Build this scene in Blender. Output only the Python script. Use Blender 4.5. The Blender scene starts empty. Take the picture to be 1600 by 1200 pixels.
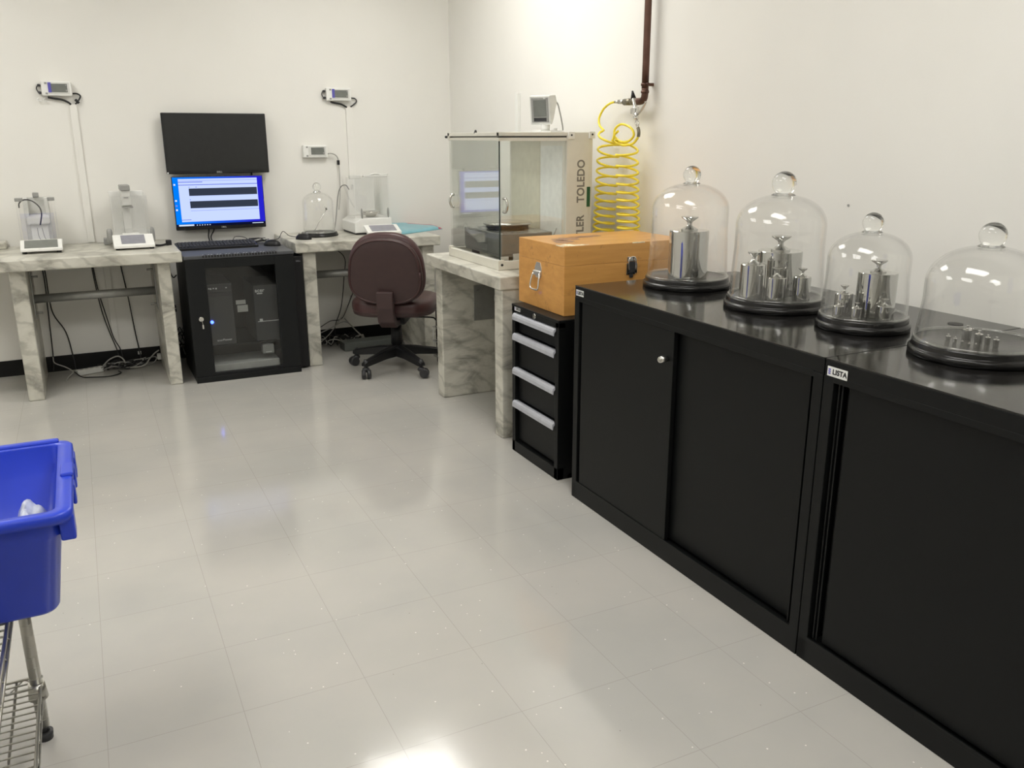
import bpy, bmesh, math, random
from mathutils import Vector, Matrix
random.seed(7)
S = bpy.context.scene
COL = S.collection

# ------------------------------------------------------------------ camera, world, exposure
CAMH = 1.351
cd = bpy.data.cameras.new('camera'); cam = bpy.data.objects.new('camera', cd); COL.objects.link(cam)
yaw, pitch, roll, fpx = 0.45874305, -0.27989445, -0.00287742, 1337.31
fw = Vector((math.sin(yaw)*math.cos(pitch), math.cos(yaw)*math.cos(pitch), math.sin(pitch)))
r_ = Vector((math.cos(yaw), -math.sin(yaw), 0)); u_ = r_.cross(fw)
r2 = r_*math.cos(roll)+u_*math.sin(roll); u2 = -r_*math.sin(roll)+u_*math.cos(roll)
M = Matrix((r2, u2, -fw)).transposed().to_4x4(); M.translation = Vector((0, 0, CAMH))
cam.matrix_world = M
cd.sensor_fit = 'HORIZONTAL'; cd.sensor_width = 36; cd.lens = fpx/1600*36; cd.clip_start = .02
S.camera = cam
S.view_settings.view_transform = 'Standard'; S.view_settings.look = 'None'
S.view_settings.gamma = 1; S.view_settings.use_curve_mapping = False
S.view_settings.exposure = 0.0
S.cycles.use_denoising = True
S.cycles.max_bounces = 14; S.cycles.transparent_max_bounces = 24; S.cycles.diffuse_bounces = 6
S.cycles.glossy_bounces = 8; S.cycles.transmission_bounces = 12
S.cycles.sample_clamp_indirect = 6
W = bpy.data.worlds.new('world'); S.world = W; W.use_nodes = True
W.node_tree.nodes['Background'].inputs[0].default_value = (.9, .9, 1, 1)
W.node_tree.nodes['Background'].inputs[1].default_value = 0.02
LAMP_E = 13.4            # brightness of the ceiling troffers
LAMP_COL = (1.0, .98, .935)
XR, YB, XL, YF, ZC = 2.355, 5.71, -2.6, -4.2, 2.7      # room limits

# ------------------------------------------------------------------ materials
MATS = {}
def nt(name):
    m = bpy.data.materials.new(name); m.use_nodes = True; MATS[name] = m
    return m, m.node_tree.nodes, m.node_tree.links, m.node_tree.nodes['Principled BSDF']
def mat(name, col, rough=.5, metal=0, spec=.5, vary=.06, vscale=30, bump=0, bscale=200, coat=0, emis=None, es=0):
    m, N, L, B = nt(name)
    B.inputs['Metallic'].default_value = metal
    B.inputs['Roughness'].default_value = rough
    B.inputs['Specular IOR Level'].default_value = spec
    B.inputs['Coat Weight'].default_value = coat
    B.inputs['Coat Roughness'].default_value = .1
    tc = N.new('ShaderNodeTexCoord')
    nz = N.new('ShaderNodeTexNoise'); nz.inputs['Scale'].default_value = vscale; nz.inputs['Detail'].default_value = 4
    L.new(tc.outputs['Object'], nz.inputs['Vector'])
    rp = N.new('ShaderNodeValToRGB')
    rp.color_ramp.elements[0].position = .3; rp.color_ramp.elements[1].position = .7
    rp.color_ramp.elements[0].color = (*[c*(1-vary) for c in col], 1)
    rp.color_ramp.elements[1].color = (*[min(1, c*(1+vary)) for c in col], 1)
    L.new(nz.outputs['Fac'], rp.inputs['Fac']); L.new(rp.outputs['Color'], B.inputs['Base Color'])
    if bump:
        n2 = N.new('ShaderNodeTexNoise'); n2.inputs['Scale'].default_value = bscale
        L.new(tc.outputs['Object'], n2.inputs['Vector'])
        b = N.new('ShaderNodeBump'); b.inputs['Strength'].default_value = bump; b.inputs['Distance'].default_value = .002
        L.new(n2.outputs['Fac'], b.inputs['Height']); L.new(b.outputs['Normal'], B.inputs['Normal'])
    if emis:
        B.inputs['Emission Color'].default_value = (*emis, 1); B.inputs['Emission Strength'].default_value = es
    return m

wall_m = mat('wall_paint', (.80, .787, .745), .55, vary=.012, vscale=3, bump=.08, bscale=160, spec=.3)
ceil_m = mat('ceiling_tile', (.82, .81, .77), .8, vary=.04, vscale=80)
base_m = mat('rubber_baseboard', (.007, .007, .007), .5, spec=.25)
blackm = mat('black_powder_coat', (.0045, .0050, .0050), .42, spec=.2, bump=.15, bscale=900)
blackg = mat('black_gloss_top', (.010, .0095, .009), .11, vary=.1, spec=.45)
blackdeep = mat('black_recess', (.004, .004, .004), .6)
blackp = mat('black_plastic', (.009, .009, .010), .42, spec=.35)
blackw = mat('black_lacquered_wood', (.0075, .0073, .007), .24, spec=.4)
darkp = mat('dark_grey_plastic', (.028, .028, .03), .5)
rackm = mat('rack_black_steel', (.008, .009, .0095), .42, spec=.28)
racktop = mat('rack_top_steel', (.062, .065, .070), .5)
pcm = mat('computer_case', (.045, .046, .046), .5)
greyh = mat('silver_plastic', (.42, .43, .47), .38)
steel = mat('polished_steel', (.60, .60, .585), .03, metal=1, vary=.01)
satin = mat('satin_steel', (.62, .61, .58), .25, metal=1)
chrome = mat('chrome', (.78, .77, .74), .12, metal=1)
galv = mat('galvanised_tube', (.34, .34, .32), .5, metal=.7)
wirem = mat('zinc_wire', (.46, .45, .41), .33, metal=1)
whitep = mat('white_plastic', (.80, .80, .77), .35, vary=.02)
greyp = mat('light_grey_plastic', (.64, .64, .61), .4)
midg = mat('mid_grey_plastic', (.30, .30, .285), .4)
lcdm = mat('lcd_glass', (.17, .18, .165), .18)
lcdp = mat('lilac_display_glass', (.26, .26, .30), .15)
bluep = mat('violet_blue_strip', (.10, .09, .42), .4)
cream = mat('cream_enamel', (.70, .68, .60), .35, vary=.02)
unitm = mat('weighing_unit_paint', (.21, .21, .20), .25)
copper = mat('aged_copper', (.12, .062, .045), .42, metal=.65, vary=.35, vscale=14)
brass = mat('dull_brass', (.22, .20, .15), .35, metal=.9)
yellow = mat('yellow_hose', (.86, .70, .045), .35, vary=.08)
bluem = mat('blue_tote_plastic', (.014, .045, .50), .33, spec=.5, vary=.06, vscale=12)
teal = mat('teal_plastic_film', (.20, .45, .52), .3, bump=.6, bscale=30)
redp = mat('magenta_plastic_film', (.50, .09, .14), .35)
vinyl = mat('maroon_vinyl', (.060, .024, .024), .36, vary=.12, vscale=10, bump=.25, bscale=60)
vinylb = mat('maroon_shell', (.043, .021, .020), .5, vary=.08)
cablek = mat('black_cable', (.012, .012, .012), .5)
cableg = mat('grey_cable', (.40, .39, .36), .5)
greenm = mat('dark_green_strip', (.01, .09, .03), .4)
lettg = mat('grey_lettering', (.20, .19, .165), .5)
lettk = mat('black_lettering', (.01, .01, .012), .5)
labelw = mat('white_label', (.70, .71, .69), .4)
paper_glintm = mat('white_paper_and_glint', (.55, .55, .52), .7)
led = mat('blue_led', (.02, .05, .8), .4, emis=(.04, .09, 1), es=12)

def marble():
    m, N, L, B = nt('marble')
    tc = N.new('ShaderNodeTexCoord')
    mp = N.new('ShaderNodeMapping'); mp.inputs['Rotation'].default_value = (.5, .35, .6); mp.inputs['Scale'].default_value = (1, 1, 1.9)
    L.new(tc.outputs['Object'], mp.inputs['Vector'])
    n1 = N.new('ShaderNodeTexNoise'); n1.inputs['Scale'].default_value = 3.6; n1.inputs['Detail'].default_value = 7; n1.inputs['Distortion'].default_value = 1.2; n1.inputs['Roughness'].default_value = .6
    L.new(mp.outputs['Vector'], n1.inputs['Vector'])
    rp = N.new('ShaderNodeValToRGB'); E = rp.color_ramp.elements
    E[0].position = .33; E[0].color = (.25, .245, .21, 1)
    E[1].position = .66; E[1].color = (.62, .605, .535, 1)
    e = E.new(.43); e.color = (.42, .405, .35, 1)
    e = E.new(.52); e.color = (.56, .545, .475, 1)
    L.new(n1.outputs['Fac'], rp.inputs['Fac'])
    w = N.new('ShaderNodeTexWave'); w.inputs['Scale'].default_value = 2.3; w.inputs['Distortion'].default_value = 9; w.inputs['Detail'].default_value = 4; w.inputs['Detail Scale'].default_value = 1.6
    L.new(mp.outputs['Vector'], w.inputs['Vector'])
    r2 = N.new('ShaderNodeValToRGB'); r2.color_ramp.elements[0].position = .0; r2.color_ramp.elements[0].color = (.74, .74, .73, 1)
    r2.color_ramp.elements[1].position = .22; r2.color_ramp.elements[1].color = (1, 1, 1, 1)
    L.new(w.outputs['Fac'], r2.inputs['Fac'])
    mx = N.new('ShaderNodeMixRGB'); mx.blend_type = 'MULTIPLY'; mx.inputs['Fac'].default_value = .9
    L.new(rp.outputs['Color'], mx.inputs['Color1']); L.new(r2.outputs['Color'], mx.inputs['Color2'])
    L.new(mx.outputs['Color'], B.inputs['Base Color'])
    B.inputs['Roughness'].default_value = .3
    return m
marblem = marble()

def floor_mat():
    m, N, L, B = nt('vinyl_tile_floor')
    tc = N.new('ShaderNodeTexCoord')
    mp = N.new('ShaderNodeMapping'); mp.inputs['Location'].default_value = (-.2045+.3048*20, -.0755+.3048*20, 0)
    L.new(tc.outputs['Object'], mp.inputs['Vector'])
    br = N.new('ShaderNodeTexBrick'); br.offset = 0; br.squash = 1
    br.inputs['Scale'].default_value = 1; br.inputs['Brick Width'].default_value = .3048; br.inputs['Row Height'].default_value = .3048
    br.inputs['Mortar Size'].default_value = .0011; br.inputs['Mortar Smooth'].default_value = .6; br.inputs['Bias'].default_value = 0
    br.inputs['Color1'].default_value = (.452, .444, .414, 1); br.inputs['Color2'].default_value = (.460, .450, .420, 1)
    br.inputs['Mortar'].default_value = (.36, .35, .32, 1)
    L.new(mp.outputs['Vector'], br.inputs['Vector'])
    def speck(scale, thr, seed):
        v = N.new('ShaderNodeTexVoronoi'); v.inputs['Scale'].default_value = scale
        mm = N.new('ShaderNodeMapping'); mm.inputs['Location'].default_value = (seed, seed*2, 0)
        L.new(tc.outputs['Object'], mm.inputs['Vector']); L.new(mm.outputs['Vector'], v.inputs['Vector'])
        lt = N.new('ShaderNodeMath'); lt.operation = 'LESS_THAN'; lt.inputs[1].default_value = thr
        L.new(v.outputs['Distance'], lt.inputs[0])
        sp = N.new('ShaderNodeSeparateColor'); L.new(v.outputs['Color'], sp.inputs[0])
        l2 = N.new('ShaderNodeMath'); l2.operation = 'LESS_THAN'; l2.inputs[1].default_value = .28
        L.new(sp.outputs[0], l2.inputs[0])
        mu = N.new('ShaderNodeMath'); mu.operation = 'MULTIPLY'; L.new(lt.outputs[0], mu.inputs[0]); L.new(l2.outputs[0], mu.inputs[1])
        return mu
    s1 = speck(34, .075, 3.1); s2 = speck(22, .035, 9.7)
    m1 = N.new('ShaderNodeMixRGB'); L.new(s1.outputs[0], m1.inputs['Fac']); L.new(br.outputs['Color'], m1.inputs['Color1']); m1.inputs['Color2'].default_value = (.78, .77, .72, 1)
    m2 = N.new('ShaderNodeMixRGB'); L.new(s2.outputs[0], m2.inputs['Fac']); L.new(m1.outputs['Color'], m2.inputs['Color1']); m2.inputs['Color2'].default_value = (.25, .24, .21, 1)
    nz = N.new('ShaderNodeTexNoise'); nz.inputs['Scale'].default_value = 2.2; nz.inputs['Detail'].default_value = 6
    L.new(tc.outputs['Object'], nz.inputs['Vector'])
    r1 = N.new('ShaderNodeValToRGB'); r1.color_ramp.elements[0].color = (.94, .94, .94, 1); r1.color_ramp.elements[1].color = (1.05, 1.03, 1.02, 1)
    r1.color_ramp.elements[0].position = .35; r1.color_ramp.elements[1].position = .65
    L.new(nz.outputs['Fac'], r1.inputs['Fac'])
    m3 = N.new('ShaderNodeMixRGB'); m3.blend_type = 'MULTIPLY'; m3.inputs['Fac'].default_value = 1
    L.new(m2.outputs['Color'], m3.inputs['Color1']); L.new(r1.outputs['Color'], m3.inputs['Color2'])
    L.new(m3.outputs['Color'], B.inputs['Base Color'])
    mr = N.new('ShaderNodeMapRange'); mr.inputs['To Min'].default_value = .06; mr.inputs['To Max'].default_value = .17
    L.new(nz.outputs['Fac'], mr.inputs['Value']); L.new(mr.outputs['Result'], B.inputs['Roughness'])
    B.inputs['Specular IOR Level'].default_value = .75
    n3 = N.new('ShaderNodeTexNoise'); n3.inputs['Scale'].default_value = 7; n3.inputs['Detail'].default_value = 3
    L.new(tc.outputs['Object'], n3.inputs['Vector'])
    b = N.new('ShaderNodeBump'); b.inputs['Strength'].default_value = .12; b.inputs['Distance'].default_value = .004
    L.new(n3.outputs['Fac'], b.inputs['Height']); L.new(b.outputs['Normal'], B.inputs['Normal'])
    return m
floorm = floor_mat()

def wood_mat():
    m, N, L, B = nt('varnished_wood')
    tc = N.new('ShaderNodeTexCoord')
    mp = N.new('ShaderNodeMapping'); mp.inputs['Scale'].default_value = (2.5, 8, 22)
    L.new(tc.outputs['Object'], mp.inputs['Vector'])
    n1 = N.new('ShaderNodeTexNoise'); n1.inputs['Scale'].default_value = 2; n1.inputs['Detail'].default_value = 6
    L.new(mp.outputs['Vector'], n1.inputs['Vector'])
    rp = N.new('ShaderNodeValToRGB'); rp.color_ramp.elements[0].position = .3; rp.color_ramp.elements[1].position = .75
    rp.color_ramp.elements[0].color = (.56, .275, .07, 1); rp.color_ramp.elements[1].color = (.68, .35, .10, 1)
    L.new(n1.outputs['Fac'], rp.inputs['Fac'])
    n2 = N.new('ShaderNodeTexNoise'); n2.inputs['Scale'].default_value = 16; n2.inputs['Detail'].default_value = 8; n2.inputs['Roughness'].default_value = .7
    L.new(tc.outputs['Object'], n2.inputs['Vector'])
    r2 = N.new('ShaderNodeValToRGB'); r2.color_ramp.elements[0].position = .60; r2.color_ramp.elements[1].position = .72
    r2.color_ramp.elements[0].color = (0, 0, 0, 1); r2.color_ramp.elements[1].color = (1, 1, 1, 1)
    L.new(n2.outputs['Fac'], r2.inputs['Fac'])
    mx = N.new('ShaderNodeMixRGB'); L.new(r2.outputs['Color'], mx.inputs['Fac']); L.new(rp.outputs['Color'], mx.inputs['Color1']); mx.inputs['Color2'].default_value = (.26, .12, .04, 1)
    L.new(mx.outputs['Color'], B.inputs['Base Color'])
    B.inputs['Roughness'].default_value = .42; B.inputs['Coat Weight'].default_value = .15
    return m
woodm = wood_mat()
wornm = mat('worn_bare_wood', (.86, .74, .55), .6, vary=.3, vscale=60)
wearm = mat('rubbed_brown_wood', (.30, .16, .085), .45, vary=.35, vscale=25)

def thin_glass(name, tint=(.96, .975, .965), edge=(.45, .47, .46), refl=1.0, base=.03, blend=.22):
    """thin walled glass: fresnel reflection over straight transmission, tint deepens with the path length at grazing angles"""
    m, N, L, B = nt(name); N.remove(B)
    out = N['Material Output']
    lw = N.new('ShaderNodeLayerWeight'); lw.inputs['Blend'].default_value = blend
    mxc = N.new('ShaderNodeMixRGB'); mxc.inputs['Color1'].default_value = (*tint, 1); mxc.inputs['Color2'].default_value = (*edge, 1)
    pw = N.new('ShaderNodeMath'); pw.operation = 'POWER'; pw.inputs[1].default_value = 3.8
    L.new(lw.outputs['Facing'], pw.inputs[0]); L.new(pw.outputs[0], mxc.inputs['Fac'])
    tr = N.new('ShaderNodeBsdfTransparent'); L.new(mxc.outputs['Color'], tr.inputs['Color'])
    gl = N.new('ShaderNodeBsdfGlossy'); gl.inputs['Roughness'].default_value = .0; gl.inputs['Color'].default_value = (refl, refl, refl, 1)
    fr = N.new('ShaderNodeFresnel'); fr.inputs['IOR'].default_value = 1.5
    # same reflectance from both sides of the sheet
    geo = N.new('ShaderNodeNewGeometry')
    vd = N.new('ShaderNodeVectorMath'); vd.operation = 'DOT_PRODUCT'
    L.new(geo.outputs['Normal'], vd.inputs[0]); L.new(geo.outputs['Incoming'], vd.inputs[1])
    ab = N.new('ShaderNodeMath'); ab.operation = 'ABSOLUTE'; L.new(vd.outputs['Value'], ab.inputs[0])
    om = N.new('ShaderNodeMath'); om.operation = 'SUBTRACT'; om.inputs[0].default_value = 1; L.new(ab.outputs[0], om.inputs[1])
    p5 = N.new('ShaderNodeMath'); p5.operation = 'POWER'; p5.inputs[1].default_value = 5; L.new(om.outputs[0], p5.inputs[0])
    ma = N.new('ShaderNodeMath'); ma.operation = 'MULTIPLY_ADD'; ma.inputs[1].default_value = 1-base; ma.inputs[2].default_value = base
    L.new(p5.outputs[0], ma.inputs[0]); N.remove(fr)
    mx = N.new('ShaderNodeMixShader'); L.new(ma.outputs[0], mx.inputs['Fac']); L.new(tr.outputs[0], mx.inputs[1]); L.new(gl.outputs[0], mx.inputs[2])
    L.new(mx.outputs[0], out.inputs['Surface'])
    return m
domeglass = thin_glass('blown_glass', (.995, .996, .994), (.33, .33, .32), base=.035)
paneglass = thin_glass('flat_pane_glass', (.965, .975, .965), (.70, .74, .72), base=.085)
tintpane = thin_glass('smoked_pane_glass', (.86, .87, .87), (.6, .6, .6), base=.04)
clearpane = thin_glass('clear_draught_shield', (.985, .985, .985), (.93, .93, .93), base=.07)
def solid_glass():
    m, N, L, B = nt('solid_glass')
    B.inputs['Transmission Weight'].default_value = 1; B.inputs['Roughness'].default_value = 0; B.inputs['IOR'].default_value = 1.45
    B.inputs['Base Color'].default_value = (.98, .99, .98, 1)
    return m
knobglass = solid_glass()
def emit(name, col, s):
    m, N, L, B = nt(name); N.remove(B)
    e = N.new('ShaderNodeEmission'); e.inputs['Color'].default_value = (*col, 1); e.inputs['Strength'].default_value = s
    L.new(e.outputs[0], N['Material Output'].inputs['Surface']); return m
lampm = emit('troffer_diffuser', LAMP_COL, LAMP_E)
def desk_mat():
    m, N, L, B = nt('screen_desktop'); N.remove(B)
    tc = N.new('ShaderNodeTexCoord'); sx = N.new('ShaderNodeSeparateXYZ'); L.new(tc.outputs['Object'], sx.inputs[0])
    mr = N.new('ShaderNodeMapRange'); mr.inputs['From Min'].default_value = -.26; mr.inputs['From Max'].default_value = .2
    L.new(sx.outputs['X'], mr.inputs['Value'])
    mx = N.new('ShaderNodeMixRGB'); mx.inputs['Color1'].default_value = (.0, .22, 1, 1); mx.inputs['Color2'].default_value = (.02, .018, .62, 1)
    L.new(mr.outputs[0], mx.inputs['Fac'])
    e = N.new('ShaderNodeEmission'); e.inputs['Strength'].default_value = 1; L.new(mx.outputs[0], e.inputs['Color'])
    L.new(e.outputs[0], N['Material Output'].inputs['Surface']); return m
scr_desk = desk_mat()
scr_win = emit('screen_window', (.52, .62, 1.0), 1.15)
scr_line = emit('screen_menu_line', (.22, .28, .85), .9)
scr_dark = emit('screen_plot_panel', (.035, .045, .07), 1.0)
scr_white = emit('screen_white', (.75, .85, 1), 1.0)
scr_bar = emit('screen_taskbar', (.004, .006, .03), 1.0)

# ------------------------------------------------------------------ mesh helpers
OFF = {}
def NB(): return bmesh.new()
def box(bm, x0, x1, y0, y1, z0, z1, bev=0, mi=0, rot=None, seg=2):
    x0, x1 = min(x0, x1), max(x0, x1); y0, y1 = min(y0, y1), max(y0, y1); z0, z1 = min(z0, z1), max(z0, z1)
    c = Vector(((x0+x1)/2, (y0+y1)/2, (z0+z1)/2))
    m = Matrix.Translation(c)
    if rot: m = m @ rot
    m = m @ Matrix.Diagonal((x1-x0, y1-y0, z1-z0, 1))
    t = bmesh.new(); bmesh.ops.create_cube(t, size=1, matrix=m)
    if bev:
        bmesh.ops.bevel(t, geom=t.edges[:], offset=min(bev, .45*min(x1-x0, y1-y0, z1-z0)), segments=seg, profile=.5, affect='EDGES')
    for f in t.faces: f.material_index = mi
    join(bm, t)
def join(bm, t):
    me = bpy.data.meshes.new('tmp'); t.to_mesh(me); t.free(); bm.from_mesh(me); bpy.data.meshes.remove(me)
def frame_of(d):
    d = d.normalized(); a = Vector((0, 0, 1)) if abs(d.z) < .9 else Vector((1, 0, 0))
    x = d.cross(a).normalized(); return x, d.cross(x).normalized()
def cyl(bm, p0, p1, r0, r1=None, n=24, cap=True, mi=0):
    r1 = r0 if r1 is None else r1; p0 = Vector(p0); p1 = Vector(p1); x, y = frame_of(p1-p0)
    A = [bm.verts.new(p0+(x*math.cos(2*math.pi*k/n)+y*math.sin(2*math.pi*k/n))*r0) for k in range(n)]
    B = [bm.verts.new(p1+(x*math.cos(2*math.pi*k/n)+y*math.sin(2*math.pi*k/n))*r1) for k in range(n)]
    for k in range(n):
        f = bm.faces.new((A[k], A[(k+1) % n], B[(k+1) % n], B[k])); f.smooth = True; f.material_index = mi
    if cap:
        bm.faces.new(A[::-1]).material_index = mi; bm.faces.new(B).material_index = mi
def lathe(bm, prof, c=(0, 0, 0), n=48, mi=0, M4=None):
    c = Vector(c); rings = []
    for r, z in prof:
        if r < 1e-6: rings.append([bm.verts.new(c+Vector((0, 0, z)))])
        else: rings.append([bm.verts.new(c+Vector((r*math.cos(2*math.pi*k/n), r*math.sin(2*math.pi*k/n), z))) for k in range(n)])
    nv = []
    for a, b in zip(rings, rings[1:]):
        for k in range(n):
            k2 = (k+1) % n
            if len(a) == 1 and len(b) == 1: continue
            if len(a) == 1: f = bm.faces.new((a[0], b[k2], b[k]))
            elif len(b) == 1: f = bm.faces.new((a[k], a[k2], b[0]))
            else: f = bm.faces.new((a[k], a[k2], b[k2], b[k]))
            f.smooth = True; f.material_index = mi
    if M4 is not None:
        bmesh.ops.transform(bm, matrix=M4, verts=[v for r in rings for v in r])
def smooth_pts(pts, sub=6):
    P = [Vector(p) for p in pts]
    if len(P) < 3: return P
    P = [P[0]*2-P[1]]+P+[P[-1]*2-P[-2]]; out = []
    for i in range(1, len(P)-2):
        a, b, c, d = P[i-1:i+3]
        for k in range(sub):
            t = k/sub
            out.append(.5*((2*b)+(c-a)*t+(2*a-5*b+4*c-d)*t*t+(3*b-a-3*c+d)*t**3))
    out.append(P[-2]); return out
def tube(bm, pts, r, n=8, sub=6, closed=False, mi=0):
    P = smooth_pts(pts, sub) if sub > 1 else [Vector(p) for p in pts]
    rings = []; x = None
    for i, p in enumerate(P):
        d = (P[min(i+1, len(P)-1)]-P[max(i-1, 0)])
        if d.length < 1e-9: d = Vector((0, 0, 1))
        d.normalize()
        if x is None: x, y = frame_of(d)
        else:
            x = (x-d*x.dot(d)); x = x.normalized() if x.length > 1e-6 else frame_of(d)[0]
            y = d.cross(x).normalized()
        rings.append([bm.verts.new(p+(x*math.cos(2*math.pi*k/n)+y*math.sin(2*math.pi*k/n))*r) for k in range(n)])
    for a, b in zip(rings, rings[1:]):
        for k in range(n):
            f = bm.faces.new((a[k], a[(k+1) % n], b[(k+1) % n], b[k])); f.smooth = True; f.material_index = mi
    bm.faces.new(rings[0][::-1]).material_index = mi; bm.faces.new(rings[-1]).material_index = mi
def prism(bm, pts2, axis, a0, a1, mi=0, bev=0):
    """extrude a 2d outline (given in the other two axes, in order) along axis"""
    t = bmesh.new()
    def v(p, a):
        q = list(p); q.insert(axis, a); return Vector(q)
    A = [t.verts.new(v(p, a0)) for p in pts2]; B = [t.verts.new(v(p, a1)) for p in pts2]
    n = len(A)
    for k in range(n): t.faces.new((A[k], A[(k+1) % n], B[(k+1) % n], B[k]))
    t.faces.new(A[::-1]); t.faces.new(B)
    bmesh.ops.recalc_face_normals(t, faces=t.faces[:])
    if bev: bmesh.ops.bevel(t, geom=t.edges[:], offset=bev, segments=2, profile=.5, affect='EDGES')
    for f in t.faces: f.material_index = mi
    join(bm, t)
def sellip(bm, c, a, b, d, e1, e2, M4=None, nu=40, nv=24, taper=0, mi=0):
    """super-ellipsoid: e2 squares the outline in x/y, e1 squares the profile in z"""
    def sp(w, e): return math.copysign(abs(w)**e, w)
    rings = []; c = Vector(c)
    for i in range(nv+1):
        v = -math.pi/2+math.pi*i/nv
        ring = []
        for k in range(nu):
            u = 2*math.pi*k/nu
            x = a*sp(math.cos(v), e1)*sp(math.cos(u), e2); y = b*sp(math.cos(v), e1)*sp(math.sin(u), e2); z = d*sp(math.sin(v), e1)
            x *= 1+taper*y/b
            p = Vector((x, y, z))
            if M4 is not None: p = M4 @ p
            ring.append(bm.verts.new(c+p))
        rings.append(ring)
    for A, B in zip(rings, rings[1:]):
        for k in range(nu):
            f = bm.faces.new((A[k], A[(k+1) % nu], B[(k+1) % nu], B[k])); f.smooth = True; f.material_index = mi
    bmesh.ops.remove_doubles(bm, verts=rings[0]+rings[-1], dist=1e-5)
def obj(name, bm, m, parent=None, label=None, kind=None, recalc=True):
    off = OFF.get(parent.as_pointer(), Vector((0, 0, 0))) if parent else Vector((0, 0, 0))
    if off.length: bmesh.ops.translate(bm, verts=bm.verts[:], vec=-off)
    if recalc: bmesh.ops.recalc_face_normals(bm, faces=bm.faces[:])
    me = bpy.data.meshes.new(name); bm.to_mesh(me); bm.free()
    for k in (m if isinstance(m, (list, tuple)) else [m]): me.materials.append(k)
    o = bpy.data.objects.new(name, me); COL.objects.link(o)
    if parent: o.parent = parent; OFF[o.as_pointer()] = off
    if label: o['label'] = label
    if kind: o['kind'] = kind
    return o
def pieces(name, bm, m, parent, label=None):
    """one object for every separate piece of the mesh"""
    left = set(bm.verts); out = []
    while left:
        st = [left.pop()]; isl = set(st)
        while st:
            v = st.pop()
            for e in v.link_edges:
                w = e.other_vert(v)
                if w not in isl: isl.add(w); left.discard(w); st.append(w)
        t = bmesh.new(); mp = {v: t.verts.new(v.co) for v in isl}
        for f in bm.faces:
            if f.verts[0] in isl:
                g = t.faces.new([mp[v] for v in f.verts]); g.smooth = f.smooth; g.material_index = f.material_index
        out.append(obj(name, t, m, parent, label))
    bm.free(); return out
def thing(name, label, cat, loc=(0, 0, 0), group=None, local=False):
    o = bpy.data.objects.new(name, None); COL.objects.link(o); o.location = loc; o.empty_display_size = .05
    o['label'] = label; o['category'] = cat
    if group: o['group'] = group
    OFF[o.as_pointer()] = Vector((0, 0, 0)) if local else Vector(loc)
    return o
def single(name, bm, m, label, cat, group=None, loc=None, kind=None):
    """a thing that is one mesh; origin moved to loc"""
    loc = Vector(loc or (0, 0, 0))
    if loc.length: bmesh.ops.translate(bm, verts=bm.verts[:], vec=-loc)
    o = obj(name, bm, m); o.location = loc
    OFF[o.as_pointer()] = loc
    o['label'] = label; o['category'] = cat
    if group: o['group'] = group
    if kind: o['kind'] = kind
    return o
def struct(name, bm, m): return obj(name, bm, m, kind='structure')
def text(bm, s, size, M4, extrude=.0004, bold=.0, xs=1.0, mi=0):
    cu = bpy.data.curves.new('txt', 'FONT'); cu.body = s; cu.size = size; cu.extrude = extrude; cu.offset = bold
    cu.align_x = 'CENTER'; cu.align_y = 'CENTER'; cu.resolution_u = 4; cu.space_character = 1.05
    o = bpy.data.objects.new('txt', cu); COL.objects.link(o)
    dg = bpy.context.evaluated_depsgraph_get(); dg.update()
    me = bpy.data.meshes.new_from_object(o.evaluated_get(dg))
    bpy.data.objects.remove(o); bpy.data.curves.remove(cu)
    t = bmesh.new(); t.from_mesh(me); bpy.data.meshes.remove(me)
    bmesh.ops.transform(t, matrix=M4 @ Matrix.Diagonal((xs, 1, 1, 1)), verts=t.verts[:])
    for f in t.faces: f.material_index = mi
    join(bm, t)
# text planes: facing -x (reads towards -y) and facing -y (reads towards +x)
def face_mx(p):   # local x -> -y, local y -> z, normal -x
    return Matrix.Translation(Vector(p)) @ Matrix(((0, 0, -1, 0), (-1, 0, 0, 0), (0, 1, 0, 0), (0, 0, 0, 1)))
def face_my(p, ang=0):   # local x -> +x, local y -> z, normal -y
    return Matrix.Translation(Vector(p)) @ Matrix(((1, 0, 0, 0), (0, 0, -1, 0), (0, 1, 0, 0), (0, 0, 0, 1))) @ Matrix.Rotation(ang, 4, 'Z')

# ------------------------------------------------------------------ room shell
b = NB(); box(b, XL-.1, XR+.1, YF-.1, YB+.1, -.1, 0); struct('floor', b, floorm)
b = NB(); box(b, XL-.1, XR+.1, YF-.1, YB+.1, ZC, ZC+.1)
struct('ceiling', b, ceil_m)
b = NB(); box(b, XL-.1, XR+.1, YB, YB+.1, 0, ZC); struct('wall_back', b, wall_m)
b = NB(); box(b, XR, XR+.1, YF, YB, 0, ZC)
struct('wall_right', b, wall_m)
b = NB(); box(b, XL-.1, XL, YF, YB, 0, ZC); struct('wall_left', b, wall_m)
b = NB(); box(b, XL, XR, YF-.1, YF, 0, ZC); struct('wall_front', b, wall_m)
b = NB(); box(b, XL, XR, YB-.006, YB-.0005, 0, .095, .002); struct('baseboard_back', b, base_m)
b = NB(); box(b, XR-.006, XR-.0005, YF, YB-.007, 0, .095, .002); struct('baseboard_right', b, base_m)

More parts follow.
